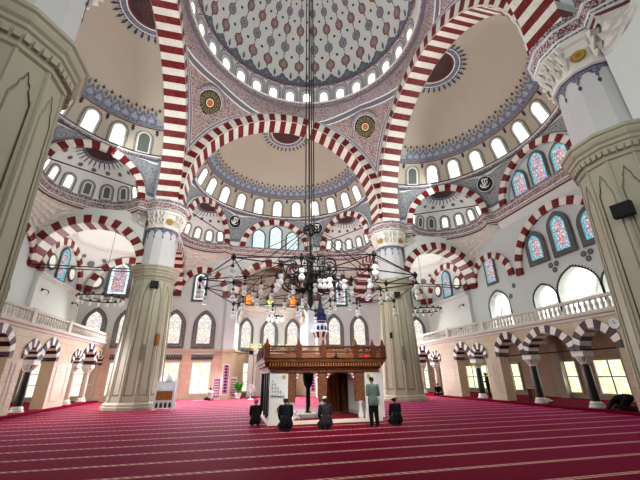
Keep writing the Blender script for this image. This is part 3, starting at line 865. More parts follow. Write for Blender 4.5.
    # ---- muqarnas corbelling under the niches, and a plain splay under the middle bay
    for s in (1, -1):
        m = MB(); NU, NT = 72, 28
        def lwall(q):     # L-shaped wall foot, q 0 at the pillar .. 1 at the middle bay
            a, b = 6.3, 4.2
            dq = q*(a+b)
            return V((8.62, 10.3+dq)) if dq < a else V((8.62-(dq-a), 16.93))
        def mu(u, w):
            ph = PI-PI*u; top = CM+CT*(EXA+.1)*cos(ph)+CN*(EXB+.02)*sin(ph)
            bot = lwall(u); dq = u*10.5
            dep = .14+.9*math.exp(-(dq/1.1)**2)+1.6*min(1, max(0, (dq-4.4)/1.9))**1.5 if dq < 6.3 else .1+1.62*(1-(dq-6.3)/4.2)
            tier = w*5; fr = tier-int(min(tier, 4.999)); st = (min(int(min(tier, 4.999)), 4) + fr**3)/5.0
            p = bot.lerp(top, st)
            z = 12.95-dep*(1-w)
            row = int(min(tier, 4.999)); cell = u*13+.5*(row % 2); cf = abs(sin(PI*cell))
            sc = .22*min(1, dep)*(1-cf)*(.3+.7*fr)
            nn = (V((CM.x-2, CM.y-3))-p).normalized()
            p = p + nn*sc
            return V((s*p.x, p.y, z))
        m.grid(mu, NU*2, NT, 'muqarnas_white')
        q = m.build('trim_muqarnas', None, None); q.matrix_world = T
        sd = {('far', 1): 'right', ('far', -1): 'left', ('right', -1): 'far', ('right', 1): 'near', ('left', 1): 'far', ('left', -1): 'near', ('near', 1): 'left', ('near', -1): 'right'}[(nm, s)]
        struct(q, 'white honeycomb muqarnas under the cornice at the %s end of the %s half dome' % (sd, nm), 'muqarnas')
    m = MB()
    m.strip([(x, 16.94, 12.5) for x in (-4.6, 4.6)], [(x, 16.65, 12.97) for x in (-4.6, 4.6)], 'wall_white')
    q = m.build('trim_splay'); q.matrix_world = T
    struct(q, 'white splay under the cornice of the %s middle bay' % nm, 'trim')

# cornice rings round the pillar heads
for x, y, lab in ((-PA, PA, 'far left'), (PA, PA, 'far right'), (PA, -PA, 'near right'), (-PA, -PA, 'near left')):
    m = MB()
    m.lathe([(1.42, 13.1), (1.5, 13.14), (1.5, 13.22), (1.55, 13.28), (1.6, 13.66), (1.7, 13.7), (1.72, 13.88), (1.0, CORN+.02)], 12, ['wall_white', 'band_dark', 'wall_white', 'band_red', 'wall_white', 'band_dark', 'wall_white'], c=(x, y, 0), ph=PI/12)
    struct(m.build('trim_pillar_cornice'), 'patterned cornice ring round the head of the %s pillar' % lab, 'cornice')

# ------------------------------------------------------------------ transverse arches from the pillars to the outer walls
TV = 13.65
def transverse(nm, s, lab):
    T = SIDES[nm]; u0, u1 = s*8.62, s*9.78
    arc = semi(3.87, 40, SPR)
    outer = [(10.36, SPR+3.87*sin(math.acos((TV-10.36)/3.87)))] + [(TV+x, z) for x, z in arc if 10.37 < TV+x < 16.92] + [(16.93, SPR+3.87*sin(math.acos((16.93-TV)/3.87))), (16.93, 13.2), (10.36, 13.2)]
    if nm == 'near': outer = [(10.25, 4.5), (17.0, 4.5), (17.0, 13.2), (10.25, 13.2)]
    m = MB()
    for u in (u0, u1): m.tess(outer, [], lambda x, z, u=u: V((u, x, z)), 'wall_white')
    m.strip([V((u0, x, z)) for x, z in outer], [V((u1, x, z)) for x, z in outer], 'wall_white', True)
    q = m.build('wall_spandrel'); q.matrix_world = T
    struct(q, 'white wall over the arch %s' % lab, 'wall')
    if nm == 'near': return
    m = MB(); ua, ub = sorted((s*8.56, s*9.84))
    M = Matrix(((0, 1, 0, 0), (1, 0, 0, TV), (0, 0, 1, SPR), (0, 0, 0, 1)))   # local x -> side v, local y -> side u
    n = 23
    voussoirs(m, semi(3.24, n*2, 0), [(min(x, 3.27), z) for x, z in semi(3.85, n*2, 0)], ua, ub, 2, RW, M)
    q = m.build('striped_arch'); q.matrix_world = T
    tag(q, 'large striped arch %s' % lab, 'arch', 'striped arches of the corner bays')
    m = MB()                                # pair of tie rods at the spring
    for du in (-.35, .35): m.bar(V((s*9.2+du, 10.46, SPR+.05)), V((s*9.2+du, 16.84, SPR+.05)), .035, 'black_iron')
    q = m.build('tie_rod'); q.matrix_world = T
    tag(q, 'tie rods of the arch %s' % lab, 'tie rod')
for nm, s, lab in (('far', 1, 'running from the far right pillar back to the far wall'), ('far', -1, 'running from the far left pillar back to the far wall'),
                   ('right', -1, 'between the far right pillar and the right wall'), ('left', 1, 'between the far left pillar and the left wall'),
                   ('near', -1, 'behind the near right pillar'), ('right', 1, 'between the near right pillar and the right wall')):
    transverse(nm, s, lab)

# sail vaults over the two far corner bays
for s, lab in ((1, 'right'), (-1, 'left')):
    m = MB(); h = 3.48; c = 13.42; RS = 4.93
    m.grid(lambda u, w: V((s*(c+(u*2-1)*h), c+(w*2-1)*h, SPR+math.sqrt(max(0, RS*RS-((u*2-1)*h)**2-((w*2-1)*h)**2)))), 28, 28, 'dome_white')
    for i in range(28):
        a = 2*PI*i/28; b = 2*PI*(i+1)/28; zc = SPR+math.sqrt(RS*RS-3.25**2)
        for r0, z0, r1, z1 in ((3.25, zc-.1, 3.05, zc-.06), (3.05, zc-.06, 3.05, zc+.2), (3.05, zc+.2, 2.9, zc+.3)):
            m.poly([V((s*c+r*cos(q), c+r*sin(q), z)) for r, z, q in ((r0, z0, a), (r0, z0, b), (r1, z1, b), (r1, z1, a))], 'muqarnas_white')
    for i in range(4):
        a = PI/4+PI/2*i
        for da, rr, r in ((0, 4.25, .3), (.22, 3.95, .18), (-.22, 3.95, .18)):
            x, y = rr*cos(a+da), rr*sin(a+da); z = SPR+math.sqrt(RS*RS-rr*rr)
            p = V((s*(c+x), c+y, z)); n = V((-s*x, -y, -(z-SPR))).normalized(); ex = n.cross(V((0, 0, 1))).normalized(); ez = ex.cross(n)
            m.poly([p+n*.08+ex*r*cos(2*PI*k/14)+ez*r*sin(2*PI*k/14) for k in range(14)], 'dot_grey')
    struct(m.build('ceiling_corner_vault', None, 40), 'white sail vault with grey dots over the far %s corner bay' % lab, 'vault')

# ------------------------------------------------------------------ walls
def wall(name, T, outer, holes, d, mat, depth, label, extra=None, reveal='wall_white'):
    m = MB()
    m.tess(outer, holes, lambda x, z: V((x, d, z)), mat)
    for h in holes: m.strip([V((x, d, z)) for x, z in h], [V((x, d+depth, z)) for x, z in h], reveal, True)
    if extra: extra(m)
    q = m.build(name); q.matrix_world = T
    struct(q, label, 'wall'); return q
def blind_arch(T, u, z, ri, ro, rise, lab, n=15, d=WALL, grp='striped arches on the walls', proj=.2, back=-.012):
    m = MB(); voussoirs(m, semi(ri, n*2, 0, rise=rise), semi(ro, n*2, 0, rise=rise), -proj, back, 2, RW)
    q = m.build('striped_arch'); q.matrix_world = T @ Tr(u, d, z)
    tag(q, lab, 'arch', grp); return q
def white_arch_wall(m, ri, z, u, d, rise=1.0):
    pass
# window kinds of the lower walls
tall_pale = window_proto(lambda w, h: o_pointed(w, h, w*.78, .7), 1.15, 2.6, .34, 'pale_stained', 'frame_band', 'pale_stained', .12, .14, arch_band='frame_grey')
big_r = {h: window_proto(lambda w, hh: o_pointed(w, hh, w*.62, .7), 1.02, h, .3, 'pink_stained', 'frame_grey', 'turquoise_glass', .16, .12, arch_band='frame_band') for h in (1.75, 2.35)}
small_r = window_proto(lambda w, h: o_pointed(w, h, w*.5), .95, 2.25, .14, 'pink_stained', 'frame_grey', 'turquoise_glass', .13, .1, arch_band='frame_band')
small_f = window_proto(lambda w, h: o_pointed(w, h, w*.5), .95, 2.5, .14, 'pink_stained', 'frame_grey', 'aqua_pale', .13, .1, arch_band='frame_band')
corner_w = window_proto(lambda w, h: o_pointed(w, h, w*.6), 1.5, 2.9, .26, 'pink_stained', 'frame_grey', 'aqua_pale', .2, .12, arch_band='frame_band')
corner_s = window_proto(lambda w, h: o_pointed(w, h, w*.5), 1.15, 2.45, .16, 'pink_stained', 'frame_grey', 'turquoise_glass', .24, .1, arch_band='frame_band')
rosette = window_proto(lambda w, h: o_circle(w/2), .95, .95, .13, 'pale_stained', 'frame_grey', 'pale_stained', .12, .1, arch_band='frame_band')
low_f = window_proto(o_rect, 1.5, 2.45, .12, 'street_glass', 'stone_grey', None, depth=.08, grid=(2, 3, 'pav_marble'))
pass_w = window_proto(o_round, 1.1, 1.7, .1, 'sky_glass', 'wall_white', None, depth=.08)
low_r = window_proto(o_rect, 1.75, 1.95, .12, 'garden_glass', 'stone_grey', None, depth=.1, grid=(2, 2, 'frame_grey'))

# ---- far wall: two bays and two corner bays, open to the apse in the middle
T = SIDES['far']
AP = 3.45
apse_hole = [(-AP, 0), (AP, 0), (AP, 8.6)] + [(-x, z) for x, z in semi(AP, 32, 8.6)[1:-1]] + [(-AP, 8.6)]
wall('wall_far', T, [(-17.2, 4.02), (-AP, 4.02), (-AP, 8.6)] + semi(AP, 32, 8.6)[1:-1] + [(AP, 8.6), (AP, 4.02), (17.2, 4.02), (17.2, 13.9), (-17.2, 13.9)], [], WALL, 'wall_grey', .3, 'pale grey upper part of the far wall with pointed stained windows')
def far_low(m):
    for s in (1, -1):
        x0, x1 = sorted((s*3.3, s*17.2))
        m.box((x0, WALL-.14, 3.92), (x1, WALL+.1, 4.08), 'stone'); m.box((x0, WALL-.08, 3.80), (x1, WALL+.1, 3.92), 'stone_grey')
        m.box((x0, WALL-.1, 0), (x1, WALL+.05, .28), 'stone')
wall('wall_far_lower', T, [(-19.8, 0), (-AP, 0), (-AP, 4.02), (-19.8, 4.02)], [], WALL-.02, 'ashlar_pink', .3, 'warm stone lower part of the far wall, left of the apse', far_low)
wall('wall_far_lower_right', T, [(AP, 0), (19.8, 0), (19.8, 4.02), (AP, 4.02)], [], WALL-.02, 'ashlar_pink', .3, 'warm stone lower part of the far wall, right of the apse')
for s, lab in ((-1, 'left'), (1, 'right')):
    m = MB(); x0, x1 = sorted((s*3.42, s*4.35))
    m.box((x0, WALL-.42, 0), (x1, WALL+.1, 4.0), 'stone'); m.box((x0, WALL-.42, 4.0), (x1, WALL+.1, 8.6), 'wall_grey')
    m.box((x0-.06, WALL-.48, 0), (x1+.06, WALL+.1, .3), 'stone'); m.box((x0-.05, WALL-.48, 3.85), (x1+.05, WALL+.1, 4.08), 'stone'); m.box((x0-.05, WALL-.48, 8.45), (x1+.05, WALL+.1, 8.65), 'wall_white')
    tag(m.build('pilaster'), 'flat grey pilaster on the %s edge of the apse, stone at its foot' % lab, 'pilaster', None, 'thing')
    m = MB(); m.box((x0+.22, WALL-.5, .4), (x1-.22, WALL-.43, 2.7), 'panel_pink'); m.box((x0+.16, WALL-.47, .33), (x1-.16, WALL-.425, 2.76), 'pav_marble')
    for k in range(9): m.poly([V(((x0+x1)/2+.14*cos(2*PI*q/8), WALL-.505, .62+.25*k+.1*sin(2*PI*q/8))) for q in range(8)], 'purple_ink')
    tag(m.build('calligraphy_panel'), 'tall narrow pink ornament panel on the %s pilaster of the apse' % lab, 'panel', None, 'thing')
    blind_arch(T, s*6.72, SPR, 1.9, 2.42, 1.2, 'striped arch on the far wall between the %s pillar and the apse' % ('far left' if s < 0 else 'far right'), 15)
    blind_arch(T, s*13.2, SPR, 2.85, 3.4, 1.0, 'striped arch on the far wall of the far %s corner bay' % lab, 17)
    place(small_f, T @ Tr(s*6.95, WALL-.01, 8.5), 'pointed stained window under the striped arch %s of the apse' % lab, 'stained windows beside the apse')
    place(corner_w, T @ Tr(s*14.0, WALL-.01, 8.75), 'large pointed stained window on the far wall of the far %s corner bay' % lab, 'stained windows of the corner bays')
    for du in (-1.85, 1.85):
        place(rosette, T @ Tr(s*14.0+du, WALL-.01, 9.3), 'round window on the %s of the pointed one in the far %s corner bay' % ('left' if du < 0 else 'right', lab), 'round windows of the corner bays')
    for i, u in enumerate((6.15, 8.75, 12.65, 15.2)):
        wl = '%s bright pointed window from the apse, on the upper far wall %s of it' % (ORD[i], lab)
        place(tall_pale, T @ Tr(s*u, WALL-.01, 4.55), wl, 'tall windows of the far wall')
        place(low_f, T @ Tr(s*(u-.1), WALL-.03, .48), '%s tall rectangular window from the apse, low on the far wall %s of it' % (ORD[i], lab), 'rectangular windows of the far wall')
        m = MB()                     # grey stalactite lintel above each rectangular window
        m.box((s*(u-.1)-.92, WALL-.14, 3.62), (s*(u-.1)+.92, WALL-.02, 3.74), 'stone_grey')
        for k in range(9):
            x = s*(u-.1)-.82+k*.205
            m.poly([V((x+q, WALL-.1, z)) for q, z in ((-.1, 3.62), (.1, 3.62), (.1, 3.3), (.05, 3.2), (0, 3.14), (-.05, 3.2), (-.1, 3.3))], 'dark_grey')
            m.poly([V((x+q, WALL-.12, z)) for q, z in ((-.08, 3.6), (.08, 3.6), (.06, 3.4), (0, 3.3), (-.06, 3.4))], 'frame_band')
        q = m.build('stalactite_lintel'); tag(q, 'grey carved lintel over the %s rectangular window %s of the apse' % (ORD[i], lab), 'lintel', 'lintels of the far wall', 'thing')
for s, lab in ((-1, 'left'), (1, 'right')):
    place(low_f, T @ Tr(s*18.1, WALL-.03, .48), 'bright rectangular window at the far end of the %s aisle, seen through the arcade' % lab, 'rectangular windows of the far wall')
blind_arch(T, 0, 8.6, 3.5, 4.2, 1.0, 'striped arch over the apse in the middle of the far wall', 19, proj=.4, back=-.02)

# ---- apse
def ap_pt(a, z, off=0.0):
    e = 2/2.8
    ca, sa = cos(a), sin(a)
    return V(((AP-off)*math.copysign(abs(ca)**e, ca), WALL+.05+(2.9-off)*abs(sa)**e, z))
m = MB()
m.grid(lambda u, w: ap_pt(PI*u, 4.0+4.6*w), 48, 1, 'wall_white'); m.grid(lambda u, w: ap_pt(PI*u, 4.0*w), 48, 1, 'stone')
for z0, z1, o0, o1, mt in ((3.85, 3.95, 0, .12, 'stone'), (3.95, 4.1, .12, .1, 'stone'), (4.1, 4.15, .1, 0, 'stone')):
    m.grid(lambda u, w: ap_pt(PI*u, z0+(z1-z0)*w, o0+(o1-o0)*w), 48, 1, mt)
def apd(u, w):
    a = PI*u; ps = w*PI/2*.999; p = ap_pt(a, 0); return V((p.x*cos(ps), WALL+.05+(p.y-WALL-.05)*cos(ps), 8.6+3.6*sin(ps)))
m.grid(apd, 40, 14, 'dome_cream')
def apq(r, a):
    x = r*cos(a); y = .1+r*sin(a); rr = (x/AP)**2+(y/2.9)**2
    return V((x, WALL+.05+y, 8.6+3.6*math.sqrt(max(0, 1-rr))-.06))
for i in range(24):
    a = PI*(i+.5)/24; da = PI/48
    m.poly([apq(.05, a-da), apq(.9, a-da), apq(.9, a+da), apq(.05, a+da)], 'gold_brown')
    m.poly([apq(.9, a-da), apq(1.1, a-da), apq(1.1, a+da), apq(.9, a+da)], 'frieze_blue')
    if i % 2: m.poly([apq(1.1, a-.04), apq(1.5, a), apq(1.1, a+.04)], 'navy')
for i in range(6):
    p = apd((i+.5)/6, .5); c = V((0, WALL, 8.6)); n = (c-p).normalized(); ex = n.cross(V((0, 0, 1))).normalized(); ez = ex.cross(n)
    m.poly([p+n*.06+ex*.22*cos(2*PI*k/12)+ez*.22*sin(2*PI*k/12) for k in range(12)], 'dot_grey')
q = m.build('wall_apse', None, 40); struct(q, 'white apse with curved back wall and half dome in the middle of the far wall', 'apse')
m = MB()                              # white balcony-like cornice of the apse with stalactite corners
path = [tuple(ap_pt(PI*i/60, 0))[:2] for i in range(61)]
sweep(m, path, [(0, 7.35), (.05, 7.5), (.18, 7.72), (.2, 7.9), (.34, 8.0), (.36, 8.3), (.44, 8.34), (.46, 8.46), (-.2, 8.5)], ['muqarnas_white']*3+['wall_white', 'ivory', 'wall_white'])
for s in (1, -1):
    for r in range(5):
        for k in range(5-r if r else 5):
            a = (R(14)+R(7)*k+R(3.5)*(r % 2)) if s > 0 else PI-(R(14)+R(7)*k+R(3.5)*(r % 2))
            p = ap_pt(a, 7.55-.26*r, .14+.06*(4-r)); m.bar(p, p+V((0, 0, .26)), .05, 'muqarnas_white', 5, .17)
struct(m.build('trim_apse_cornice', None, 30), 'white stalactite cornice curving round the apse', 'cornice')
apse_w = window_proto(lambda w, h: o_pointed(w, h, w*.75, .7), 1.1, 2.6, .28, 'pale_stained', 'frame_band', 'pale_stained', .12, .1, arch_band='frame_grey')
ap_col = {k: window_proto(lambda w, h: o_pointed(w, h, w*.6), .66, 1.1, .07, k, 'frame_grey', None, depth=.06) for k in ('orange_glass', 'yellow_glass')}
for i, a in enumerate((R(128), R(90), R(52))):
    def frame(z, off, a=a):
        p = ap_pt(a, z, off); d = (ap_pt(a-.02, z)-ap_pt(a+.02, z)).normalized(); n = V((-d.y, d.x, 0))
        return Tr(*p) @ Matrix(((d.x, n.x, 0, 0), (d.y, n.y, 0, 0), (0, 0, 1, 0), (0, 0, 0, 1)))
    place(apse_w, frame(4.4, .1), '%s bright pointed window inside the apse' % ('left', 'middle', 'right')[i], 'pointed windows of the apse')
    k = ('orange_glass', 'yellow_glass', 'orange_glass')[i]
    place(ap_col[k], frame(8.62, .16), 'small %s window above the apse cornice, %s one' % (k.split('_')[0], ('left', 'middle', 'right')[i]), 'coloured windows over the apse cornice')
for i, u in enumerate((-2.55, 2.55)):
    place(low_f, T @ Tr(u, WALL+2.55, .48), 'rectangular window low in the apse, %s of the prayer niche' % ('left', 'right')[i], 'rectangular windows of the apse')

# ---- right and left walls above the galleries
for nm in ('right', 'left'):
    T = SIDES[nm]; sg = -1 if nm == 'right' else 1        # local x = sg * world y
    opn = []
    ops = [(6.6, 2.2, 3.4), (2.3, 1.85, 2.85), (-.15, 2.75, 3.4), (-2.6, 1.85, 2.85), (-6.9, 2.2, 3.4)]
    for y, w, h in ops: opn.append(shift(o_pointed(w, h, w*.52, .55, 8), sg*y, 4.5))
    wall('wall_'+nm, T, [(-17.2, 4.2), (17.2, 4.2), (17.2, 13.9), (-17.2, 13.9)], opn, WALL, 'wall_grey', .5, 'pale upper wall on the %s with stained windows and pointed openings' % nm)
    for i, (y, w, h) in enumerate(ops):          # zigzag dark edging round each opening
        m = MB(); a = shift(o_pointed(w, h, w*.52, .55, 8), 0, 0)[2:]; n = len(a)*3
        L = []
        for j in range(len(a)-1):
            for q in range(3): L.append((a[j][0]+(a[j+1][0]-a[j][0])*q/3, a[j][1]+(a[j+1][1]-a[j][1])*q/3))
        L = [(w/2, .9), (w/2, 1.2)] + L + [(-w/2, 1.2), (-w/2, .9)]
        O = []
        for j, (x, z) in enumerate(L):
            d = V((x, z-h*.45)).normalized(); e = .16 if j % 2 else .08; O.append((x+d.x*e, z+d.y*e))
        m.strip([(x, -.02, z) for x, z in L], [(x, -.02, z) for x, z in O], 'dark_grey')
        q = m.build('trim_opening_edging'); q.matrix_world = T @ Tr(sg*y, WALL, 4.5)
        tag(q, 'dark scalloped edging of the %s pointed opening from the far end, %s wall' % (ORD[i], nm), 'edging', 'edgings of the gallery openings', 'structure')
    # bright vaulted passage behind the openings
    m = MB()
    m.poly([V((x, 20.4, z)) for x, z in ((-11, 4.3), (11, 4.3), (11, 8.8), (-11, 8.8))], 'dome_white')
    for k in range(-3, 4):
        m.grid(lambda u, w: V((k*3.0+(u*2-1)*1.5, 17.45+w*2.95, 6.7+1.4*cos((u-.5)*PI)*(1-.0*w))), 12, 1, 'dome_white')
    m.poly([V((x, y, 4.32)) for x, y in ((-11, 17), (11, 17), (11, 20.4), (-11, 20.4))], 'stone_grey')
    q = m.build('wall_outer_gallery_'+nm, None, 30); q.matrix_world = T
    struct(q, 'white vaulted passage behind the pointed openings of the %s wall' % nm, 'passage')
    for k in range(-3, 4):
        place(pass_w, T @ Tr(k*3.0, 20.36, 4.9), 'bright window at the back of the passage behind the %s wall, bay %s' % (nm, ORD[k+3]), 'windows of the upper passage')
    # arches and windows
    blind_arch(T, sg*0, 8.45, 3.5, 4.05, 1.0, 'wide striped arch over three stained windows in the middle of the %s wall' % nm, 23)
    blind_arch(T, sg*6.75, 8.7, 1.95, 2.45, 1.0, 'narrow striped arch on the %s wall, just this side of the far pillar' % nm, 15)
    blind_arch(T, sg*-6.75, 8.7, 1.95, 2.45, 1.0, 'narrow striped arch on the %s wall beside the near pillar' % nm, 15)
    blind_arch(T, sg*13.2, SPR, 2.85, 3.4, 1.0, 'striped arch on the %s wall of the far %s corner bay' % (nm, nm), 17)
    for y, h, l in ((1.95, 1.75, 'far'), (-.1, 2.35, 'tall middle'), (-2.15, 1.75, 'near')):
        place(big_r[h], T @ Tr(sg*y, WALL-.01, 9.1), '%s one of three turquoise-edged stained windows under the wide arch of the %s wall' % (l, nm), 'turquoise-edged windows of the side walls')
    for y, l in ((6.75, 'far'), (-6.75, 'near')):
        place(small_r, T @ Tr(sg*y, WALL-.01, 8.7), 'turquoise-edged stained window in the narrow %s arch of the %s wall' % (l, nm), 'windows in the narrow arches')
    place(corner_s, T @ Tr(sg*13.0, WALL-.01, 8.9), 'turquoise stained window on the %s wall of the far corner bay' % nm, 'stained windows of the corner bays')
    for dy in (-1.65, 1.65):
        place(rosette, T @ Tr(sg*(13.0+dy), WALL-.01, 9.35), 'round window %s the turquoise one in the far corner of the %s wall' % ('this side of' if dy < 0 else 'beyond', nm), 'round windows of the corner bays')
    m = MB()
    dots = [(y+dx, 8.25+dz) for y in (1.0, -1.35) for dx, dz in ((-.22, .16), (.22, .16), (0, -.2))] + [(5.2, 7.2), (4.7, 7.9)]
    for y, z in dots:
        m.poly([V((sg*y+.19*cos(2*PI*k/14), WALL-.02, z+.19*sin(2*PI*k/14))) for k in range(14)], 'frame_grey')
        m.poly([V((sg*y+.1*cos(2*PI*k/10), WALL-.03, z+.1*sin(2*PI*k/10))) for k in range(10)], 'dot_grey')
    q = m.build('painted_rosettes'); q.matrix_world = T
    q.name = 'wall_rosette_painting'; struct(q, 'small grey painted discs in threes between windows and openings of the %s wall' % nm, 'painting')
    # plain white parapet wall of the corner bay with a moulded top
    m = MB(); x0, x1 = sorted((sg*9.85, sg*16.9))
    m.box((x0, WALL-.28, 4.4), (x1, WALL, 8.35), 'wall_white'); m.box((x0-.05, WALL-.4, 8.35), (x1, WALL, 8.5), 'wall_white'); m.box((x0-.05, WALL-.5, 8.5), (x1, WALL, 8.62), 'wall_white')
    q = m.build('wall_corner_parapet_'+nm); q.matrix_world = T
    struct(q, 'plain white wall panel with a moulded top in the far %s corner bay' % nm, 'wall')

# ---- arcades carrying the galleries
ARC_U = {'far_group': [(11.5, 12.75), (12.75, 15.35), (15.35, 16.9)], 'double': [(5.6, 7.05), (7.05, 9.0)], 'triple': [(-3.55, -1.4), (-1.4, 1.95), (1.95, 4.2)],
         'near_double': [(-9.0, -7.0), (-7.0, -5.4)]}
SPZ = 2.78
col_src = None
def marble_column(M, dark, label):
    root = empty('marble_column', label, 'column', M, 'marble columns of the side arcades', 'thing')
    mt = 'black_marble' if dark else 'stone_grey'
    b = MB(); b.lathe([(0, 0), (.34, 0), (.34, .1), (.27, .14), (.3, .2), (.24, .26), (.22, .3)], 14, 'pav_marble'); b.build('base', root, 40)
    s = MB(); s.lathe([(.2, .28), (.205, .9), (.18, 2.02)], 16, mt); s.build('shaft', root, 40)
    c = MB(); c.lathe([(.18, 2.0), (.22, 2.03), (.2, 2.08), (.22, 2.15)], 14, 'pav_marble')
    for k in range(4):
        for q in (-1, 0, 1):
            a = PI/2*k+q*.42
            c.bar(V((.2*cos(a), .2*sin(a), 2.12)), V((.33*cos(a), .33*sin(a), 2.42)), .05, 'pav_marble', 5, .1)
    c.box((-.34, -.34, 2.38), (.34, .34, SPZ-.13), 'pav_marble'); c.build('capital', root)
    return root
ccol = 0
for nm in ('right', 'left'):
    T = SIDES[nm]; sg = -1 if nm == 'right' else 1
    PL = .12
    holes = []
    for g, bays in ARC_U.items():
        b = [tuple(sorted((sg*a, sg*c))) for a, c in bays]; b.sort()
        pts = [(b[0][0], PL-.3 if False else PL), (b[-1][1], PL), (b[-1][1], SPZ)]
        arcs = []
        for (a, c) in b[::-1]:
            g_ = .26; a2 = a+(g_ if a != b[0][0] else 0); c2 = c-(g_ if c != b[-1][1] else 0)
            w = c2-a2; cx = (a2+c2)/2; rise = min(1.16, w*.56)
            ap = arc_pts(w, rise, .5, 8)
            pts += [(cx+x, SPZ+z) for x, z in ap] + [(cx-x, SPZ+z) for x, z in ap[-2::-1]]
            arcs.append((cx, w, rise))
        pts.append((b[0][0], SPZ)) if False else None
        holes.append(pts)
        for (cx, w, rise) in arcs:
            nv = 15 if w > 2.2 else 11
            def curve(ww, rr, n):
                ap = arc_pts(ww, rr, .5, n)
                return [(-x, z) for x, z in ap][::1] + [(x, z) for x, z in ap[-2::-1]]
            n2 = nv
            m = MB(); mats = ['brown_marble', 'white_marble']
            ou = [(max(-w/2-.25, min(w/2+.25, x)), z) for x, z in curve(w+.8, rise+.42, nv)]
            voussoirs(m, curve(w-.01, rise, nv), ou, -.06, -.01, 2, mats)
            voussoirs(m, curve(w-.1, rise-.05, nv), curve(w-.014, rise-.008, nv), -.06, .69, 2, mats)
            q = m.build('pointed_arch'); q.matrix_world = T @ Tr(cx, ARC, SPZ)
            tag(q, 'brown and white striped pointed arch of the %s arcade, %s m wide span' % (nm, '') if False else 'brown and white striped pointed arch in the arcade under the %s gallery' % nm, 'arch', 'pointed arches of the %s arcade' % nm)
            q['_y'] = sg*cx
        m = MB(); m.bar(V((b[0][0], ARC+.35, SPZ+.03)), V((b[-1][1], ARC+.35, SPZ+.03)), .04, 'black_iron')
        q = m.build('tie_rod'); q.matrix_world = T
        tag(q, 'dark tie rod across the %s opening of the %s arcade' % ({'far_group': 'farthest', 'double': 'two-arched', 'triple': 'three-arched', 'near_double': 'nearest'}[g], nm), 'tie rod')
        for y in [c for a, c in bays[:-1]]:
            dark = not (g == 'far_group')
            marble_column(T @ Tr(sg*y, ARC+.36, PL), dark, '%s marble column of the %s arcade, at the %s opening%s' % ('black' if dark else 'pale', nm, {'far_group': 'farthest', 'double': 'two-arched', 'triple': 'three-arched', 'near_double': 'nearest'}[g],
                          {'triple': ', far side' if y > 0 else ', near side', 'far_group': ', far side' if y > 14 else ', near side'}.get(g, '')))
    m = MB()
    outer = [(-17.2, PL), (17.2, PL), (17.2, 4.5), (-17.2, 4.5)]
    # split into panels between the groups so that holes may touch the floor line
    xs = sorted([(min(p[0] for p in h), max(p[0] for p in h), h) for h in holes], key=lambda q: q[0])
    top = 4.5; poly = [(-14 if False else -17.2, PL)]
    for a, b, h in xs:
        up = [p for p in h if True]
        ordered = [(a, PL), (a, SPZ)]
        rest = h[2:][::-1]
        poly += [(a, PL)] + [p for p in rest] + [(b, PL)]
    poly += [(17.2, PL), (17.2, top), (-17.2, top)]
    cl = [poly[0]]
    for p in poly[1:]:
        if (p[0]-cl[-1][0])**2+(p[1]-cl[-1][1])**2 > 1e-8: cl.append(p)
    for d in (ARC, ARC+.7): m.tess(cl, [], lambda x, z, d=d: V((x, d, z)), 'ashlar')
    m.strip([V((x, ARC, z)) for x, z in cl], [V((x, ARC+.7, z)) for x, z in cl], 'stone', True)
    for a, b in ((9.25, 11.25), (4.5, 5.3)):      # sunk panels on the wall piers
        u0, u1 = sorted((sg*a, sg*b))
        m.strip([V((x, ARC-.02, z)) for x, z in ((u0+.2, .5), (u1-.2, .5), (u1-.2, 2.55), (u0+.2, 2.55))], [V((x, ARC-.02, z)) for x, z in ((u0+.28, .58), (u1-.28, .58), (u1-.28, 2.47), (u0+.28, 2.47))], 'stone_grey', True)
    q = m.build('wall_arcade_'+nm); q.matrix_world = T
    struct(q, 'cream stone arcade wall under the %s gallery with striped pointed arches' % nm, 'wall')
    m = MB(); m.box((-17.2, ARC-.35, -.05), (17.2, 19.7, PL), 'prayer_carpet' if False else 'carpet_step')
    q = m.build('floor_aisle_'+nm); q.matrix_world = T
    struct(q, 'raised red carpeted platform of the %s aisle' % nm, 'platform')
    # back wall and ceiling of the aisle
    def aisle(mm):
        mm.poly([V((x, y, 4.25)) for x, y in ((-17.2, ARC+.7), (17.2, ARC+.7), (17.2, 19.7), (-17.2, 19.7))], 'wall_grey')
        for y in (16.95, 10.3, 4.9, -4.4, -10):
            u = sg*y; mm.box((u-.3, 19.2, PL), (u+.3, 19.6, 4.2), 'stone_grey')
            mm.box((u-.25, ARC+.7, 3.7), (u+.25, 19.6, 4.25), 'stone_grey')
    wall('wall_aisle_back_'+nm, T, [(-17.2, 0), (17.2, 0), (17.2, 4.3), (-17.2, 4.3)], [], 19.6, 'ashlar', .1, 'stone back wall of the %s aisle with garden windows' % nm, aisle)
    for i, y in enumerate((14.9, 12.8, 9.7, 4.6, 1.5, -1.6)):
        place(low_r, T @ Tr(sg*y, 19.58, .5), '%s two-light window from the far end at the back of the %s aisle' % (ORD[i], nm), 'two-light windows of the aisles')
    # gallery slab with moulded edge
    m = MB(); m.box((-17.2, ARC-.05, 4.3), (17.2, WALL+.02, 4.52), 'stone')
    sweep(m, [(17.2, ARC), (-17.2, ARC)], [(0, 4.2), (.06, 4.26), (.08, 4.36), (.18, 4.42), (.2, 4.54), (-.4, 4.56)], ['rail_white'])
    q = m.build('trim_gallery_'+nm); q.matrix_world = T
    struct(q, 'white moulded edge of the %s gallery floor' % nm, 'trim')
    # balustrade
    root = empty('balustrade', 'white stone balustrade along the %s gallery' % nm, 'balustrade', T, None, 'thing')
    m = MB(); m.box((-9.0, ARC-.1, 5.14), (9.0, ARC+.12, 5.28), 'rail_white'); m.box((9.0, ARC-.1, 5.14), (17.0, ARC+.12, 5.28), 'rail_white') if sg > 0 else m.box((-17.0, ARC-.1, 5.14), (-9.0, ARC+.12, 5.28), 'rail_white')
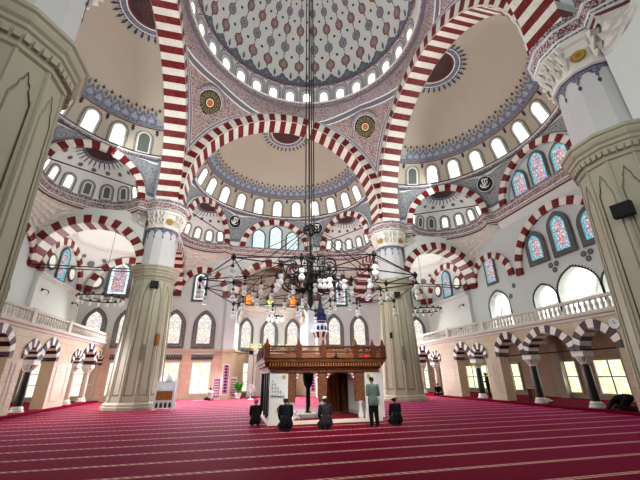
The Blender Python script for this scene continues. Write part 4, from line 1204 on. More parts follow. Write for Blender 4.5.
    x0, x1 = (-9.0, 17.0) if sg > 0 else (-17.0, 9.0)
    m.box((x0, ARC-.08, 4.54), (x1, ARC+.1, 4.62), 'rail_white'); m.build('hand_rail', root)
    for y in (5.2, 9.6, 16.8, -4.6):
        m = MB(); u = sg*y; m.box((u-.16, ARC-.13, 4.54), (u+.16, ARC+.15, 5.34), 'rail_white'); m.build('rail_post', root)
    src = None; k = 0; y = -4.4
    while y < 16.6:
        if min(abs(y-p) for p in (5.2, 9.6, 16.8, -4.6)) > .26:
            if src is None:
                m = MB(); m.lathe([(.07, 0), (.07, .04), (.05, .07), (.085, .2), (.09, .27), (.05, .4), (.04, .46), (.07, .5), (.07, .52)], 8, 'rail_white', c=(0, 0, 4.62))
                src = m.build('baluster', root, 50); b = src
            else:
                b = src.copy(); COL.objects.link(b); b.parent = root
            b.location = (sg*y, ARC, 0)
        y += .30
# label the pointed arches by their order from the far end
for nm in ('right', 'left'):
    L = sorted([o for o in bpy.data.objects if o.name.startswith('pointed_arch') and o.get('group') == 'pointed arches of the %s arcade' % nm], key=lambda o: -o['_y'])
    for i, o in enumerate(L): o['label'] = '%s brown and white striped pointed arch from the far end of the %s arcade' % (ORD[i], nm)

# ------------------------------------------------------------------ great chandelier
CX, CY = .26, 0.0
ch = empty('chandelier', 'huge black iron chandelier of star-like rods and white glass lamps hanging under the main dome', 'chandelier', Tr(CX, CY, 0), None, 'thing')
m = MB()
for dx, dy in ((-.26, 0), (-.05, .05), (.2, 0), (.05, -.1)): m.bar(V((dx, dy, 9.0)), V((dx, dy, 36.5)), .035 if dx != -.05 else .05, 'dark_iron', 6)
m.build('suspension_cables', ch)
m = MB()
for z, r in ((9.12, .38), (8.92, .38)):
    m.tube([(r*cos(2*PI*i/20), r*sin(2*PI*i/20), z) for i in range(21)], .03, 'black_iron', 6)
for i in range(6):
    a = 2*PI*i/6; m.bar(V((.38*cos(a), .38*sin(a), 9.0)), V((0, 0, 9.35)), .03, 'black_iron'); m.bar(V((.38*cos(a), .38*sin(a), 9.0)), V((0, 0, 8.6)), .03, 'black_iron')
m.build('hanging_ring', ch)
m = MB()
m.lathe([(.05, 9.0), (.07, 8.2), (.16, 8.0), (.1, 7.7), (.3, 7.4), (.14, 7.1), (.12, 6.6), (.36, 6.2), (.42, 6.0), (.2, 5.7), (.12, 5.4), (.18, 5.1), (.02, 4.8)], 12, 'dark_iron')
m.build('central_stem', ch, 50)
NODES = []
for i in range(12):
    a = R(15)+2*PI*i/12; NODES.append(('o', V((5.3*cos(a), 5.3*sin(a), 5.95 if i % 2 else 5.65))))
for i in range(12):
    a = 2*PI*i/12; NODES.append(('m', V((3.75*cos(a), 3.75*sin(a), 5.75 if i % 2 else 5.95))))
for i in range(6):
    a = R(30)+2*PI*i/6; NODES.append(('i', V((2.1*cos(a), 2.1*sin(a), 6.1))))
m = MB(); P = [q for _, q in NODES]; rr = .025
for i in range(12):
    m.bar(P[i], P[(i+1) % 12], rr, 'black_iron')
    m.bar(P[i], P[12+i], rr, 'black_iron'); m.bar(P[i], P[12+(i+1) % 12], rr, 'black_iron')
    if i % 2 == 0: m.bar(P[12+i], P[12+(i+2) % 12], rr, 'black_iron')
for i in range(6):
    m.bar(P[24+i], P[12+2*i], rr, 'black_iron'); m.bar(P[24+i], P[12+(2*i+1)], rr, 'black_iron'); m.bar(P[24+i], P[12+(2*i+2) % 12], rr, 'black_iron')
    m.bar(P[24+i], V((.2*cos(R(30)+2*PI*i/6), .2*sin(R(30)+2*PI*i/6), 6.3)), rr, 'black_iron')
    m.bar(P[24+i], P[24+(i+1) % 6], rr, 'black_iron')
m.build('rod_frame', ch)
m = MB()
for i in range(12): m.bar(P[12+i], V((.3*cos(2*PI*i/12), .3*sin(2*PI*i/12), 8.95)), .014, 'black_iron', 4)
for i in range(0, 12, 2): m.bar(P[i], V((.3*cos(R(15)+2*PI*i/12), .3*sin(R(15)+2*PI*i/12), 8.95)), .014, 'black_iron', 4)
m.build('stay_wires', ch)
src = None
for k, q in enumerate(P):
    if src is None:
        m = MB(); m.ball((0, 0, 0), .105, 'black_iron', 8); m.bar((0, 0, -.12), (0, 0, .14), .05, 'black_iron'); src = m.build('rod_joint', ch, 50); o = src
    else: o = src.copy(); COL.objects.link(o); o.parent = ch
    o.location = q
def lamp_mesh():
    m = MB(); m.bar((0, 0, -.02), (0, 0, .3), .018, 'black_iron', 5)
    m.lathe([(.0, 0), (.06, .0), (.06, -.1), (.03, -.12)], 8, 'black_iron')
    m.lathe([(.03, -.10), (.09, -.12), (.115, -.19), (.095, -.26), (.045, -.31), (.08, -.35), (.12, -.42), (.11, -.49), (.08, -.53), (.0, -.53)], 12, 'lamp_glass')
    return m
lsrc = None
spots = [P[i]+V((0, 0, -.3)) for i in range(12)] + [P[12+i]+V((0, 0, -.3)) for i in range(12)] + [P[24+i]+V((0, 0, -.25)) for i in range(6)]
spots += [(P[24+i//2]+P[12+(i+1) % 12])/2+V((0, 0, -.3)) for i in range(12)]
spots += [V((.9*cos(R(60)*i), .9*sin(R(60)*i), 6.9)) for i in range(6)] + [V((1.1*cos(R(60)*i+R(30)), 1.1*sin(R(60)*i+R(30)), 5.9)) for i in range(6)]
for q in spots:
    if lsrc is None: lsrc = lamp_mesh().build('glass_lamp', ch, 50); o = lsrc
    else: o = lsrc.copy(); COL.objects.link(o); o.parent = ch
    o.location = q
for tier, (n, r0, z0, zz) in enumerate(((10, 1.25, 6.9, 1.0), (12, 1.35, 6.1, .9))):
    for i in range(n):            # openwork scrolls round the heart of the chandelier
        a = 2*PI*(i+.5*tier)/n; m = MB(); pts = []; rad = []
        for k in range(22):
            t = k/21; sp = 1.0-t*.78; an = -PI/2+t*PI*2.6
            x = .25+(r0-.35)*t**.35*.0 + .72+ .52*sp*cos(an)*r0/1.3; z = z0+.52*sp*sin(an)*zz
            pts.append((x*cos(a), x*sin(a), z)); rad.append(.045*(1-.5*t))
        pts = [(.12*cos(a), .12*sin(a), z0-.35)] + pts; rad = [.05]+rad
        m.tube(pts, rad, 'dark_iron', 5); m.build('scroll_arm', ch, 60)

# ------------------------------------------------------------------ small ring chandeliers in the bays
def ring_chandelier(x, y, z, r, top, label, n=12, tiers=1):
    root = empty('ring_chandelier', label, 'chandelier', Tr(x, y, z), 'small ring chandeliers', 'thing')
    m = MB(); m.bar((0, 0, .9), (0, 0, top-z), .015, 'black_iron', 5)
    for i in range(4): m.bar((r*cos(PI/2*i), r*sin(PI/2*i), 0), (0, 0, .9), .012, 'black_iron', 4)
    m.build('chain', root)
    m = MB(); m.tube([(r*cos(2*PI*i/28), r*sin(2*PI*i/28), 0) for i in range(29)], .045, 'black_iron', 6)
    m.tube([(r*.6*cos(2*PI*i/20), r*.6*sin(2*PI*i/20), .12) for i in range(21)], .03, 'black_iron', 5)
    for i in range(6): m.bar((r*cos(2*PI*i/6), r*sin(2*PI*i/6), 0), (r*.6*cos(2*PI*i/6), r*.6*sin(2*PI*i/6), .12), .02, 'black_iron', 4)
    for i in range(n):
        a = 2*PI*i/n; m.ball((r*cos(a), r*sin(a), .09), .09, 'black_iron', 6)
    m.build('ring', root)
    sc = None
    for i in range(n):
        a = 2*PI*i/n
        if sc is None:
            mm = MB(); mm.lathe([(.02, 0), (.09, -.05), (.10, -.14), (.06, -.2), (.09, -.27), (.05, -.33), (0, -.34)], 8, 'lamp_glass'); sc = mm.build('glass_lamp', root, 50); o = sc
        else: o = sc.copy(); COL.objects.link(o); o.parent = root
        o.location = (r*cos(a), r*sin(a), -.04)
ring_chandelier(-13.6, 12.6, 7.45, 1.55, 13.4, 'small ring chandelier of white lamps in the far left corner bay', 16)
ring_chandelier(13.9, 12.6, 7.35, 1.45, 13.4, 'small ring chandelier of white lamps in the far right corner bay, partly behind the pillar', 16)
ring_chandelier(.35, 17.6, 7.15, .75, 12.0, 'little black ring chandelier hanging before the apse windows', 10)

# ------------------------------------------------------------------ carved platform under the dome
PX0, PX1, PY0, PY1 = -1.72, 2.88, -1.6, 3.4
pv = empty('muezzin_platform', 'canopied marble platform with carved wooden railing, in the middle of the carpet', 'platform', Tr(0, 0, 0), None, 'thing')
m = MB(); m.box((PX0-.06, PY0-.08, 0), (PX1+.06, PY1, .13), 'ivory'); m.box((PX0+.9, PY0+.05, .13), (PX1-.6, PY1-.1, .15), 'burgundy'); m.build('plinth', pv)
SB, ST = 1.94, 2.36
m = MB()
m.box((PX0+.1, PY0+.1, SB), (PX1-.1, PY1-.1, ST), 'wood_dark')
path = [(PX1, PY0+.02), (PX0, PY0+.02)]
ring = [(PX1+.02, PY1), (PX1+.02, PY0), (PX0-.02, PY0), (PX0-.02, PY1)]
prof = [(-.02, SB-.06), (.04, SB-.06), (.05, SB+.06), (.10, SB+.08), (.11, SB+.15), (.16, SB+.18), (.22, SB+.31), (.27, SB+.33), (.3, SB+.44), (.33, SB+.47), (.33, ST+.08), (-.3, ST+.09)]
out = []
for d, z in prof: out.append([V((PX1+d, PY1+d, z)), V((PX1+d, PY0-d, z)), V((PX0-d, PY0-d, z)), V((PX0-d, PY1+d, z))])
for j, mt in enumerate(['gold_brown', 'gold_brown', 'gold', 'deep_red', 'wood_mid', 'deep_red', 'wood_mid', 'gold_brown', 'wood_red', 'wood_dark', 'wood_dark']):
    m.strip(out[j], out[j+1], mt, True)
nx = 44
for i in range(nx):                         # row of little carved brackets
    x = PX0-.1+(PX1-PX0+.2)*(i+.5)/nx
    m.box((x-.025, PY0-.25, SB+.17), (x+.025, PY0-.1, SB+.31), 'wood_mid')
for i in range(40):
    y = PY0-.1+(PY1-PY0+.1)*(i+.5)/40
    m.box((PX0-.25, y-.03, SB+.17), (PX0-.1, y+.03, SB+.31), 'wood_mid')
m.build('canopy_slab', pv)
def post(m, x, y, h, z0=ST+.06, w=.115):
    m.box((x-w, y-w, z0), (x+w, y+w, z0+h*.62), 'wood_red')
    pts = [(w*1.15, z0+h*.62), (w*1.1, z0+h*.68), (w*.6, z0+h*.74), (w*.5, z0+h*.84), (.02, z0+h)]
    m.lathe([(r*1.2, z) for r, z in pts], 4, 'wood_red', c=(x, y, 0), ph=PI/4)
RX = [PX0-.2, -.62, .42, 1.85, 2.62, PX1+.2]
for x in RX:
    m = MB(); post(m, x, PY0-.2, .78); m.build('railing_post', pv)
for y in (PY0+1.0, PY0+2.1, PY0+3.3, PY1-.2):
    m = MB(); post(m, PX0-.2, y, .7); m.build('railing_post', pv)
    m = MB(); post(m, PX1+.2, y, .7); m.build('railing_post', pv)
def screen(m, a, b, z0, z1):
    a = V(a); b = V(b); L = (b-a).length; d = (b-a)/L
    up = V((0, 0, 1)); n = d.cross(up)
    def B(s0, s1, zz0, zz1, mt, t=.04):
        p = a+d*s0; q = a+d*s1
        m.mesh([p-n*t+up*zz0, q-n*t+up*zz0, q+n*t+up*zz0, p+n*t+up*zz0, p-n*t+up*zz1, q-n*t+up*zz1, q+n*t+up*zz1, p+n*t+up*zz1], [(3, 2, 1, 0), (4, 5, 6, 7), (0, 1, 5, 4), (1, 2, 6, 5), (2, 3, 7, 6), (3, 0, 4, 7)], mt)
    B(0, L, z1-.06, z1, 'wood_red', .06); B(0, L, z0, z0+.17, 'carved_wood', .05); B(0, L, z0+.2, z0+.25, 'wood_red')
    k = max(2, int(L/.16))
    for i in range(k):
        c = a+d*(L*(i+.5)/k)+up*((z0+z1)/2+.1); r = .085
        m.tube([c+d*r*cos(2*PI*q/8)+up*r*sin(2*PI*q/8) for q in range(9)], .016, 'wood_mid', 4)
        m.bar(c-d*.08+up*-.1, c+d*.08+up*.1, .012, 'wood_dark', 4); m.bar(c+d*.08+up*-.1, c-d*.08+up*.1, .012, 'wood_dark', 4)
for i in range(len(RX)-1):
    m = MB(); screen(m, (RX[i]+.08, PY0-.2, 0), (RX[i+1]-.08, PY0-.2, 0), ST+.08, ST+.56); m.build('railing_screen', pv)
for x in (PX0-.2, PX1+.2):
    m = MB(); screen(m, (x, PY0-.1, 0), (x, PY1-.3, 0), ST+.08, ST+.5); m.build('railing_screen', pv)
# white marble corner panels with stepped carving
def marble_panel(x0, x1, y, nm_, stair):
    m = MB(); m.box((x0, y, .13), (x1, y+.22, SB), 'pav_marble'); m.box((x0-.03, y-.04, .13), (x1+.03, y+.25, .3), 'pav_marble')
    w = x1-x0
    if stair:
        for r in range(5):
            m.box((x0+.04, y-.05, 1.02+.13*r), (x0+.04+w*(.78-.14*r), y, 1.13+.13*r), 'wall_white')
            for k in range(5-r): m.poly([V((x0+.1+w*.15*k+q, y-.055, z)) for q, z in ((-.03, 1.04+.13*r), (.03, 1.04+.13*r), (0, 1.11+.13*r))], 'grille_grey')
        m.tess([(x0+.12, .35), (x1-.12, .35), (x1-.12, .92), (x0+.12, .92)], [], lambda x, z: V((x, y-.01, z)), 'white_marble')
        m.lathe([(.02, .5), (.06, .52), (.07, .6), (.03, .64)], 8, 'brass', c=((x0+x1)/2, y-.03, 0))
    m.build('marble_panel', pv)
    g = MB(); c = V((x1-.17, y-.03, 1.72)) if stair else V((x0+.18, y-.03, 1.72))
    g.poly([c+V((.09*cos(2*PI*k/8)*(1 if k % 2 else .7), 0, .09*sin(2*PI*k/8)*(1 if k % 2 else .7))) for k in range(8)], 'gold'); g.build('gold_rosette', pv)
marble_panel(PX0, PX0+.72, PY0, 'left', True)
marble_panel(PX1-.62, PX1, PY0, 'right', False)
m = MB(); m.box((PX1-.02, PY0+.0, .13), (PX1+.2, PY1, SB), 'pav_marble'); m.build('marble_side_wall', pv)
m = MB(); m.box((PX0+.5, PY1-.2, .13), (PX0+.9, PY1, SB), 'pav_marble'); m.build('marble_back_post', pv); m = MB(); m.box((1.55, PY1-.2, .13), (PX1, PY1, SB), 'wood_dark'); m.build('wooden_back_wall', pv)
# two front arches between gold-painted posts
ax = [PX0+.72, PX0+1.02, .28, .56, 1.86, PX1-.62]
for x0, x1 in ((ax[0], ax[1]), (ax[2], ax[3]), (ax[4], ax[5])):
    m = MB(); m.box((x0, PY0+.0, .75), (x1, PY0+.2, SB), 'gold_brown'); m.lathe([(.1, .13), (.13, .2), (.09, .28), (.075, .6), (.12, .72), (.14, .78)], 10, 'pav_marble', c=((x0+x1)/2, PY0+.1, 0))
    m.build('gilded_post', pv, 50)
for x0, x1 in ((ax[1], ax[2]), (ax[3], ax[4])):
    w = x1-x0; cx = (x0+x1)/2; arc = [(.465*w, .95), (.465*w, 1.48)] + [(.465*w*cos(PI/2*i/8)**.7, 1.48+.37*sin(PI/2*i/8)**.8) for i in range(1, 9)]
    arc = arc + [(-x, z) for x, z in arc[-2::-1]]
    outl = [(w/2, .95), (w/2, SB), (-w/2, SB), (-w/2, .95)]
    m = MB(); poly = [(x+cx, z) for x, z in outl] + [(x+cx, z) for x, z in arc[::-1]]
    m.tess(poly, [], lambda x, z: V((x, PY0+.04, z)), 'burgundy'); m.tess(poly, [], lambda x, z: V((x, PY0+.14, z)), 'burgundy')
    m.strip([V((x+cx, PY0+.04, z)) for x, z in arc], [V((x+cx, PY0+.14, z)) for x, z in arc], 'burgundy')
    m.strip([V((x+cx, PY0+.03, z)) for x, z in arc], [V((x*.975+cx, PY0+.03, z-.01)) for x, z in arc], 'wood_mid')
    for s in (-1, 1):
        for k, (dx, dz, r) in enumerate(((.40, .44, .07), (.30, .47, .045), (.43, .30, .045), (.2, .49, .03))):
            m.poly([V((cx+s*dx*w+r*cos(2*PI*q/8), PY0+.02, SB-.55+dz+r*sin(2*PI*q/8))) for q in range(8)], 'ivory')
    m.build('front_arch', pv)
# side columns, black marble
for k, y in enumerate((PY0+.45, PY0+1.5, PY0+2.6, PY1-.3)):
    m = MB(); m.box((PX0-.02, y-.13, .13), (PX0+.16, y+.13, SB), 'speaker_black'); m.build('black_column', pv)
m = MB(); m.lathe([(.16, .15), (.16, .25), (.1, .3), (.095, 1.25), (.18, 1.35), (.24, 1.6), (.25, SB)], 12, 'speaker_black', c=(.16, PY0+1.7, 0)); m.build('inner_column', pv, 50)
m = MB()                                       # curtain and stair inside the right arch
m.grid(lambda u, w: V((1.12+u*.85, PY0+2.1+.06*sin(u*26), .2+w*1.75)), 40, 1, 'wood_mid'); m.build('brown_curtain', pv)
m = MB(); m.box((1.78, PY0+1.4, .15), (1.95, PY0+2.3, 1.9), 'wood_dark'); m.build('inner_pier', pv); m = MB(); m.box((1.0, PY0+2.9, .15), (1.16, PY0+3.2, 1.9), 'pav_marble'); m.build('inner_pier', pv)
# things on and in the platform
m = MB(); m.box((-.36, -.18, .0), (.36, .18, .12), 'grille_grey'); m.box((-.33, -.15, .12), (.33, .15, .16), 'stone_grey'); m.lathe([(.03, .2), (.05, .24), (.03, .3), (.015, .42)], 8, 'brass', c=(.1, 0, 0))
q = m.build('fountain_basin'); q.location = (-.05, PY0+.75, .153); tag(q, 'low pale marble basin with a small brass spout inside the left arch', 'basin')
m = MB(); m.box((-.02, -.12, 0), (.02, .12, .3), 'ivory', Tr(0, 0, .0) @ Matrix.Rotation(R(35), 4, 'Y')); m.box((-.02, -.12, 0), (.02, .12, .3), 'ivory', Tr(.17, 0, 0) @ Matrix.Rotation(R(-35), 4, 'Y'))
q = m.build('book_rest'); q.location = (-.62, PY0+.5, .15); tag(q, 'small white folding book rest on the floor of the left arch', 'book rest')
m = MB(); m.box((-.14, -.03, 0), (.14, .03, .1), 'speaker_black'); m.poly([(-.12, -.035, .015), (.12, -.035, .015), (.12, -.035, .085), (-.12, -.035, .085)], 'red_led')
for i in range(3): m.box((-.1+.075*i, -.04, .03), (-.1+.075*i+.015, -.036, .075), 'speaker_black')
q = m.build('digital_display'); q.location = (2.3, PY0-.29, ST+.085); tag(q, 'small glowing red digital display on the platform edge under the railing', 'display')
m = MB(); m.box((-.1, -.1, 0), (.1, .1, .03), 'speaker_black'); m.bar((0, 0, .03), (0, -.03, .1), .02, 'speaker_black'); m.ball((0, -.05, .12), .05, 'speaker_black', 8)
q = m.build('microphone'); q.location = (.95, PY0-.29, ST+.085); tag(q, 'little black microphone on the platform edge', 'microphone')

# ------------------------------------------------------------------ furniture and small things
kr = empty('preacher_chair', 'white openwork preacher chair with a brown panel, standing against the far left pillar', 'lectern', Tr(-7.05, 7.35, 0), None, 'thing')
for x in (-.5, .5):
    for y in (-.35, .35): m = MB(); m.box((x-.06, y-.06, 0), (x+.06, y+.06, 1.5 if y > 0 else 1.35), 'plastic_white'); m.lathe([(.08, 0), (.08, .06), (.0, .36)], 4, 'plastic_white', c=(x, y, 1.5 if y > 0 else 1.35), ph=PI/4); m.build('corner_post', kr)
m = MB(); m.box((-.5, -.37, .1), (.5, -.33, .5), 'plastic_white')
for k in range(4): m.poly([V((-.36+.24*k+x, -.375, z)) for x, z in ((-.07, .14), (.07, .14), (.07, .34), (0, .44), (-.07, .34))], 'dark_grey')
m.build('arched_base', kr)
m = MB(); m.box((-.44, -.38, .55), (.44, -.32, 1.02), 'wood_mid'); m.lathe([(.0, 0), (.05, 0), (.05, .02)], 8, 'gold', c=(0, -.39, .78)); m.box((-.47, -.36, .5), (.47, -.31, .55), 'plastic_white'); m.box((-.47, -.36, 1.02), (.47, -.31, 1.08), 'plastic_white'); m.build('brown_panel', kr)
m = MB(); m.box((-.48, -.33, .9), (.48, .35, .96), 'plastic_white'); m.build('seat', kr)
m = MB(); m.box((-.46, .3, .96), (.46, .36, 1.55), 'plastic_white'); m.lathe([(.25, 0), (.2, .15), (.0, .4)], 3, 'plastic_white', c=(0, .33, 1.55)); m.build('back_board', kr)
m = MB(); m.box((.44, -.3, .5), (.5, .3, 1.2), 'plastic_white'); m.build('side_board', kr); m = MB(); m.box((-.5, -.3, .5), (-.44, .3, 1.2), 'plastic_white'); m.build('side_board', kr)

def small(name, fn, loc, label, cat, rz=0.0, group=None):
    m = MB(); fn(m); q = m.build(name, None, 40); q.location = loc; q.rotation_euler = (0, 0, rz); tag(q, label, cat, group, 'thing'); return q
def toward(x, y, tx=-3.1, ty=-16.25): return math.atan2(ty-y, tx-x)+PI/2
# loudspeakers and boxes fixed on the pillars (their -y face looks to the camera side)
def on_pillar(name, px, py, ang, r, z, w, h, d, mt, label, cat):
    a = R(ang); x, y = px+r*cos(a), py+r*sin(a)
    def fn(m): m.box((-w/2, -d/2, 0), (w/2, d/2, h), mt); m.box((-w/2+.03, -d/2-.01, .03), (w/2-.03, -d/2, h-.03), 'grille_grey' if mt == 'speaker_grey' else mt)
    small(name, fn, (x, y, z), label, cat, a+PI/2)
on_pillar('loudspeaker', -PA, PA, -75, 1.36, 7.35, .5, .48, .2, 'speaker_black', 'square black loudspeaker high on the far left pillar', 'loudspeaker')
on_pillar('loudspeaker', PA, PA, -105, 1.36, 7.35, .45, .46, .2, 'speaker_black', 'square black loudspeaker high on the far right pillar', 'loudspeaker')
on_pillar('loudspeaker', PA, -PA, -165, 1.50, 6.0, .5, .42, .2, 'speaker_black', 'square black loudspeaker on the near right pillar, at the right edge', 'loudspeaker')
on_pillar('column_loudspeaker', -PA, PA, -75, 1.52, 2.75, .17, .95, .12, 'grille_grey', 'slim grey column loudspeaker on the far left pillar', 'loudspeaker')
on_pillar('column_loudspeaker', PA, PA, -105, 1.52, 2.75, .17, .95, .12, 'grille_grey', 'slim grey column loudspeaker on the far right pillar', 'loudspeaker')
on_pillar('wooden_box', -PA, PA, -45, 1.48, 3.7, .22, .7, .12, 'wood_mid', 'narrow brown wooden box on the right flank of the far left pillar', 'box')
on_pillar('wall_box', PA, PA, -135, 1.48, 4.3, .14, .42, .12, 'speaker_black', 'little dark box on the left flank of the far right pillar', 'box')
# round wall clock over the arcade
def clockf(m):
    m.lathe([(0, 0), (.24, 0), (.26, .03), (.24, .06), (.2, .05), (0, .05)], 24, 'plastic_white')
    m.box((-.012, -.0, .055), (.012, .15, .06), 'speaker_black'); m.box((0, -.012, .055), (.11, .012, .06), 'speaker_black')
q = small('wall_clock', clockf, (ARC-.01, -3.75, 3.85), 'round white wall clock above the arcade near the right pillar', 'clock'); q.rotation_euler = (PI/2, 0, -PI/2)
# wall sconces on the parapets of the corner bays
for s, nm in ((-1, 'left'), (1, 'right')):
    for k, y in enumerate((10.6, 15.4)):
        def sc(m):
            m.tube([(0, 0, 0), (0, -.22, .02), (0, -.42, -.1), (0, -.44, -.28)], .03, 'black_iron', 6); m.lathe([(.03, 0), (.08, -.05), (.08, -.16), (.04, -.2)], 8, 'lamp_glass', c=(0, -.44, -.28)); m.box((-.07, -.03, -.1), (.07, .02, .1), 'black_iron')
        q = small('wall_sconce', sc, (s*(WALL-.32), y, 7.55), '%s black curved sconce on the white wall panel of the far %s bay' % (('nearer', 'farther')[k], nm), 'wall lamp'); q.rotation_euler = (0, 0, PI/2 if s < 0 else -PI/2)
        def flood(m): m.box((-.12, -.18, 0), (.12, .0, .16), 'speaker_black'); m.box((-.03, -.03, -.1), (.03, .02, .02), 'speaker_black')
        q = small('floodlight', flood, (s*(WALL-.32), y+.8, 5.5), '%s small black floodlight low on the white wall panel, far %s bay' % (('nearer', 'farther')[k], nm), 'floodlight'); q.rotation_euler = (0, 0, PI/2 if s < 0 else -PI/2)

# prayer niche and pulpit at the far wall
mh = empty('prayer_niche', 'tall white marble prayer niche with gilded crest in the apse, mostly hidden behind the platform', 'prayer niche', Tr(0, WALL+1.95, 0), None, 'thing')
m = MB()
for s in (-1, 1):
    m.box((s*1.75-.22, -.4, 0), (s*1.75+.22, .5, 4.1), 'wall_white'); m.lathe([(.16, 0), (.12, .2), (.12, 3.2), (.2, 3.5)], 12, 'white_marble', c=(s*1.35, -.45, .1))
m.box((-1.95, -.4, 3.7), (1.95, .5, 4.15), 'wall_white'); m.build('marble_frame', mh, 40)
m = MB(); m.grid(lambda u, w: V((1.2*cos(PI*u), .2+.6*sin(PI*u), w*3.7)), 20, 1, 'pav_marble'); m.build('niche', mh, 40)
m = MB()
for x in (-1.75, -.9, 0, .9, 1.75): m.lathe([(.05, 0), (.2, .06), (.26, .2), (.12, .36), (.16, .44), (.02, .6)], 10, 'gold', c=(x, -.1, 4.15))
m.build('gilded_crest', mh, 40)
mi = empty('pulpit_tower', 'slender pulpit tower with blue tiled tiers above the platform, right of the apse', 'pulpit', Tr(4.4, 15.4, .0), None, 'thing')
m = MB(); m.lathe([(.5, 0), (.5, 5.0), (.55, 5.05)], 8, 'stone_grey'); m.build('tower_shaft', mi)
m = MB()
for k in range(16):
    a = 2*PI*k/16; b = 2*PI*(k+.9)/16
    m.mesh([V((r*cos(q), r*sin(q), z)) for r, z in ((.5, 5.0), (.78, 5.5)) for q in (a, b)], [(0, 1, 3, 2)], 'white_marble' if k % 2 else 'brown_marble')
m.lathe([(.78, 5.5), (.78, 5.6), (.5, 5.61)], 16, 'wall_white'); m.build('striped_corbel', mi)
m = MB(); m.lathe([(.6, 5.6), (.6, 6.3), (.52, 6.35), (.52, 6.5), (.56, 6.55), (.56, 7.15), (.42, 7.25), (.4, 7.6), (.26, 7.7), (.05, 8.9), (0, 9.2)], 10, ['wall_white', 'blue_tile', 'blue_tile', 'wall_white', 'speaker_black', 'blue_tile', 'blue_tile', 'dark_iron', 'dark_iron', 'dark_iron'])
for k in range(10):
    a = 2*PI*(k+.5)/10
    for z in (5.68, 6.6):
        n = V((cos(a), sin(a), 0)); t = V((-sin(a), cos(a), 0)); p = n*.6+V((0, 0, z))
        m.poly([p+t*x+V((0, 0, q)) for x, q in ((-.14, 0), (.14, 0), (.14, .3), (0, .45), (-.14, .3))], 'blue_tile')
m.build('tiled_cone', mi)
# plant, fan, display boards near the far wall
pl = empty('potted_palm', 'bright green potted palm before the low window left of the apse niche', 'plant', Tr(-2.75, 16.4, 0), None, 'thing')
m = MB(); m.lathe([(0, 0), (.2, 0), (.27, .42), (.24, .44), (0, .42)], 14, 'pot'); m.build('pot', pl, 40)
m = MB(); random.seed(3)
for k in range(34):
    a = random.random()*2*PI; rr = .25+.45*random.random(); h = .9+.75*random.random(); w = .05+.03*random.random()
    base = V((0, 0, .42)); pts = [base.lerp(V((rr*cos(a)*t, rr*sin(a)*t, .42+h*(t-.32*t*t*1.3))), 1) for t in (0, .3, .6, .85, 1)]
    sd = V((-sin(a), cos(a), 0))
    m.strip([p-sd*w*q for p, q in zip(pts, (.2, .8, 1, .7, .02))], [p+sd*w*q for p, q in zip(pts, (.2, .8, 1, .7, .02))], 'leaf_green')
m.build('fronds', pl)
fn = empty('pedestal_fan', 'round white pedestal fan standing left of the prayer niche', 'fan', Tr(-1.72, 14.9, 0), None, 'thing')
m = MB(); m.lathe([(0, 0), (.22, 0), (.2, .04), (.03, .07), (.025, .62)], 14, 'plastic_white'); m.build('stand', fn, 40)
m = MB()
for r in (.32, .22, .12): m.tube([(r*cos(2*PI*i/20), -.08, .8+r*sin(2*PI*i/20)) for i in range(21)], .014, 'plastic_white', 4)
for i in range(14): m.bar((0, -.1, .8), (.32*cos(2*PI*i/14), -.08, .8+.32*sin(2*PI*i/14)), .007, 'plastic_white', 4)
m.build('cage', fn)
m = MB()
for i in range(3):
    a = 2*PI*i/3; m.poly([(.26*q*cos(a+d), -.04, .8+.26*q*sin(a+d)) for q, d in ((.15, 0), (.9, -.4), (1, 0), (.8, .45))], 'turq' if False else 'cloth_pale')
m.build('blades', fn)
def board(m):
    m.box((-.32, -.05, 0), (.32, .05, 1.75), 'plastic_white'); m.box((-.26, -.06, .15), (.26, -.05, 1.6), 'panel_pink')
    for k in range(6): m.box((-.2, -.065, .35+.2*k), (.2, -.06, .42+.2*k), 'plastic_white')
small('display_board', board, (-4.55, 15.9, 0), 'narrow pink and white notice board standing at the far wall, beside the pilaster', 'notice board')
small('display_board', board, (-2.55+.35-1.0, 17.3, 0), 'narrow pink and white notice board inside the apse, right of the pilaster', 'notice board')
def rahle(m):
    m.box((-.25, -.2, 0), (.25, .2, .04), 'wood_mid'); m.box((-.25, -.2, .04), (-.2, .2, .6), 'wood_mid'); m.box((.2, -.2, .04), (.25, .2, .6), 'wood_mid'); m.box((-.3, -.22, .6), (.3, .22, .65), 'wood_red'); m.box((-.2, .15, .04), (.2, .2, .6), 'wood_dark')
small('low_bookstand', rahle, (16.4, 4.6, .12), 'small brown wooden bookstand in the right aisle behind the striped arches', 'bookstand', R(80))
def cloth(m):
    m.grid(lambda u, w: V(((u-.5)*.9, (w-.5)*.5, .05+.12*sin(u*PI)*sin(w*PI)*(1+.5*sin(u*9+w*5)))), 16, 10, 'cloth_pale')
small('folded_cloth', cloth, (15.3, 2.5, .12), 'crumpled white cloth on the carpet of the right aisle', 'cloth', .5)
def sheet(m):
    m.grid(lambda u, w: V(((u-.5)*.9, (w-.5)*.45, .02+.015*sin(u*11)*sin(w*5)+.015)), 12, 6, 'panel_pink'); m.box((-.46, -.23, 0), (.46, .23, .02), 'panel_pink')
small('prayer_mat', sheet, (-5.9, 14.9, 0), 'small pale folded mat on the pink carpet near the far wall', 'mat', .1)

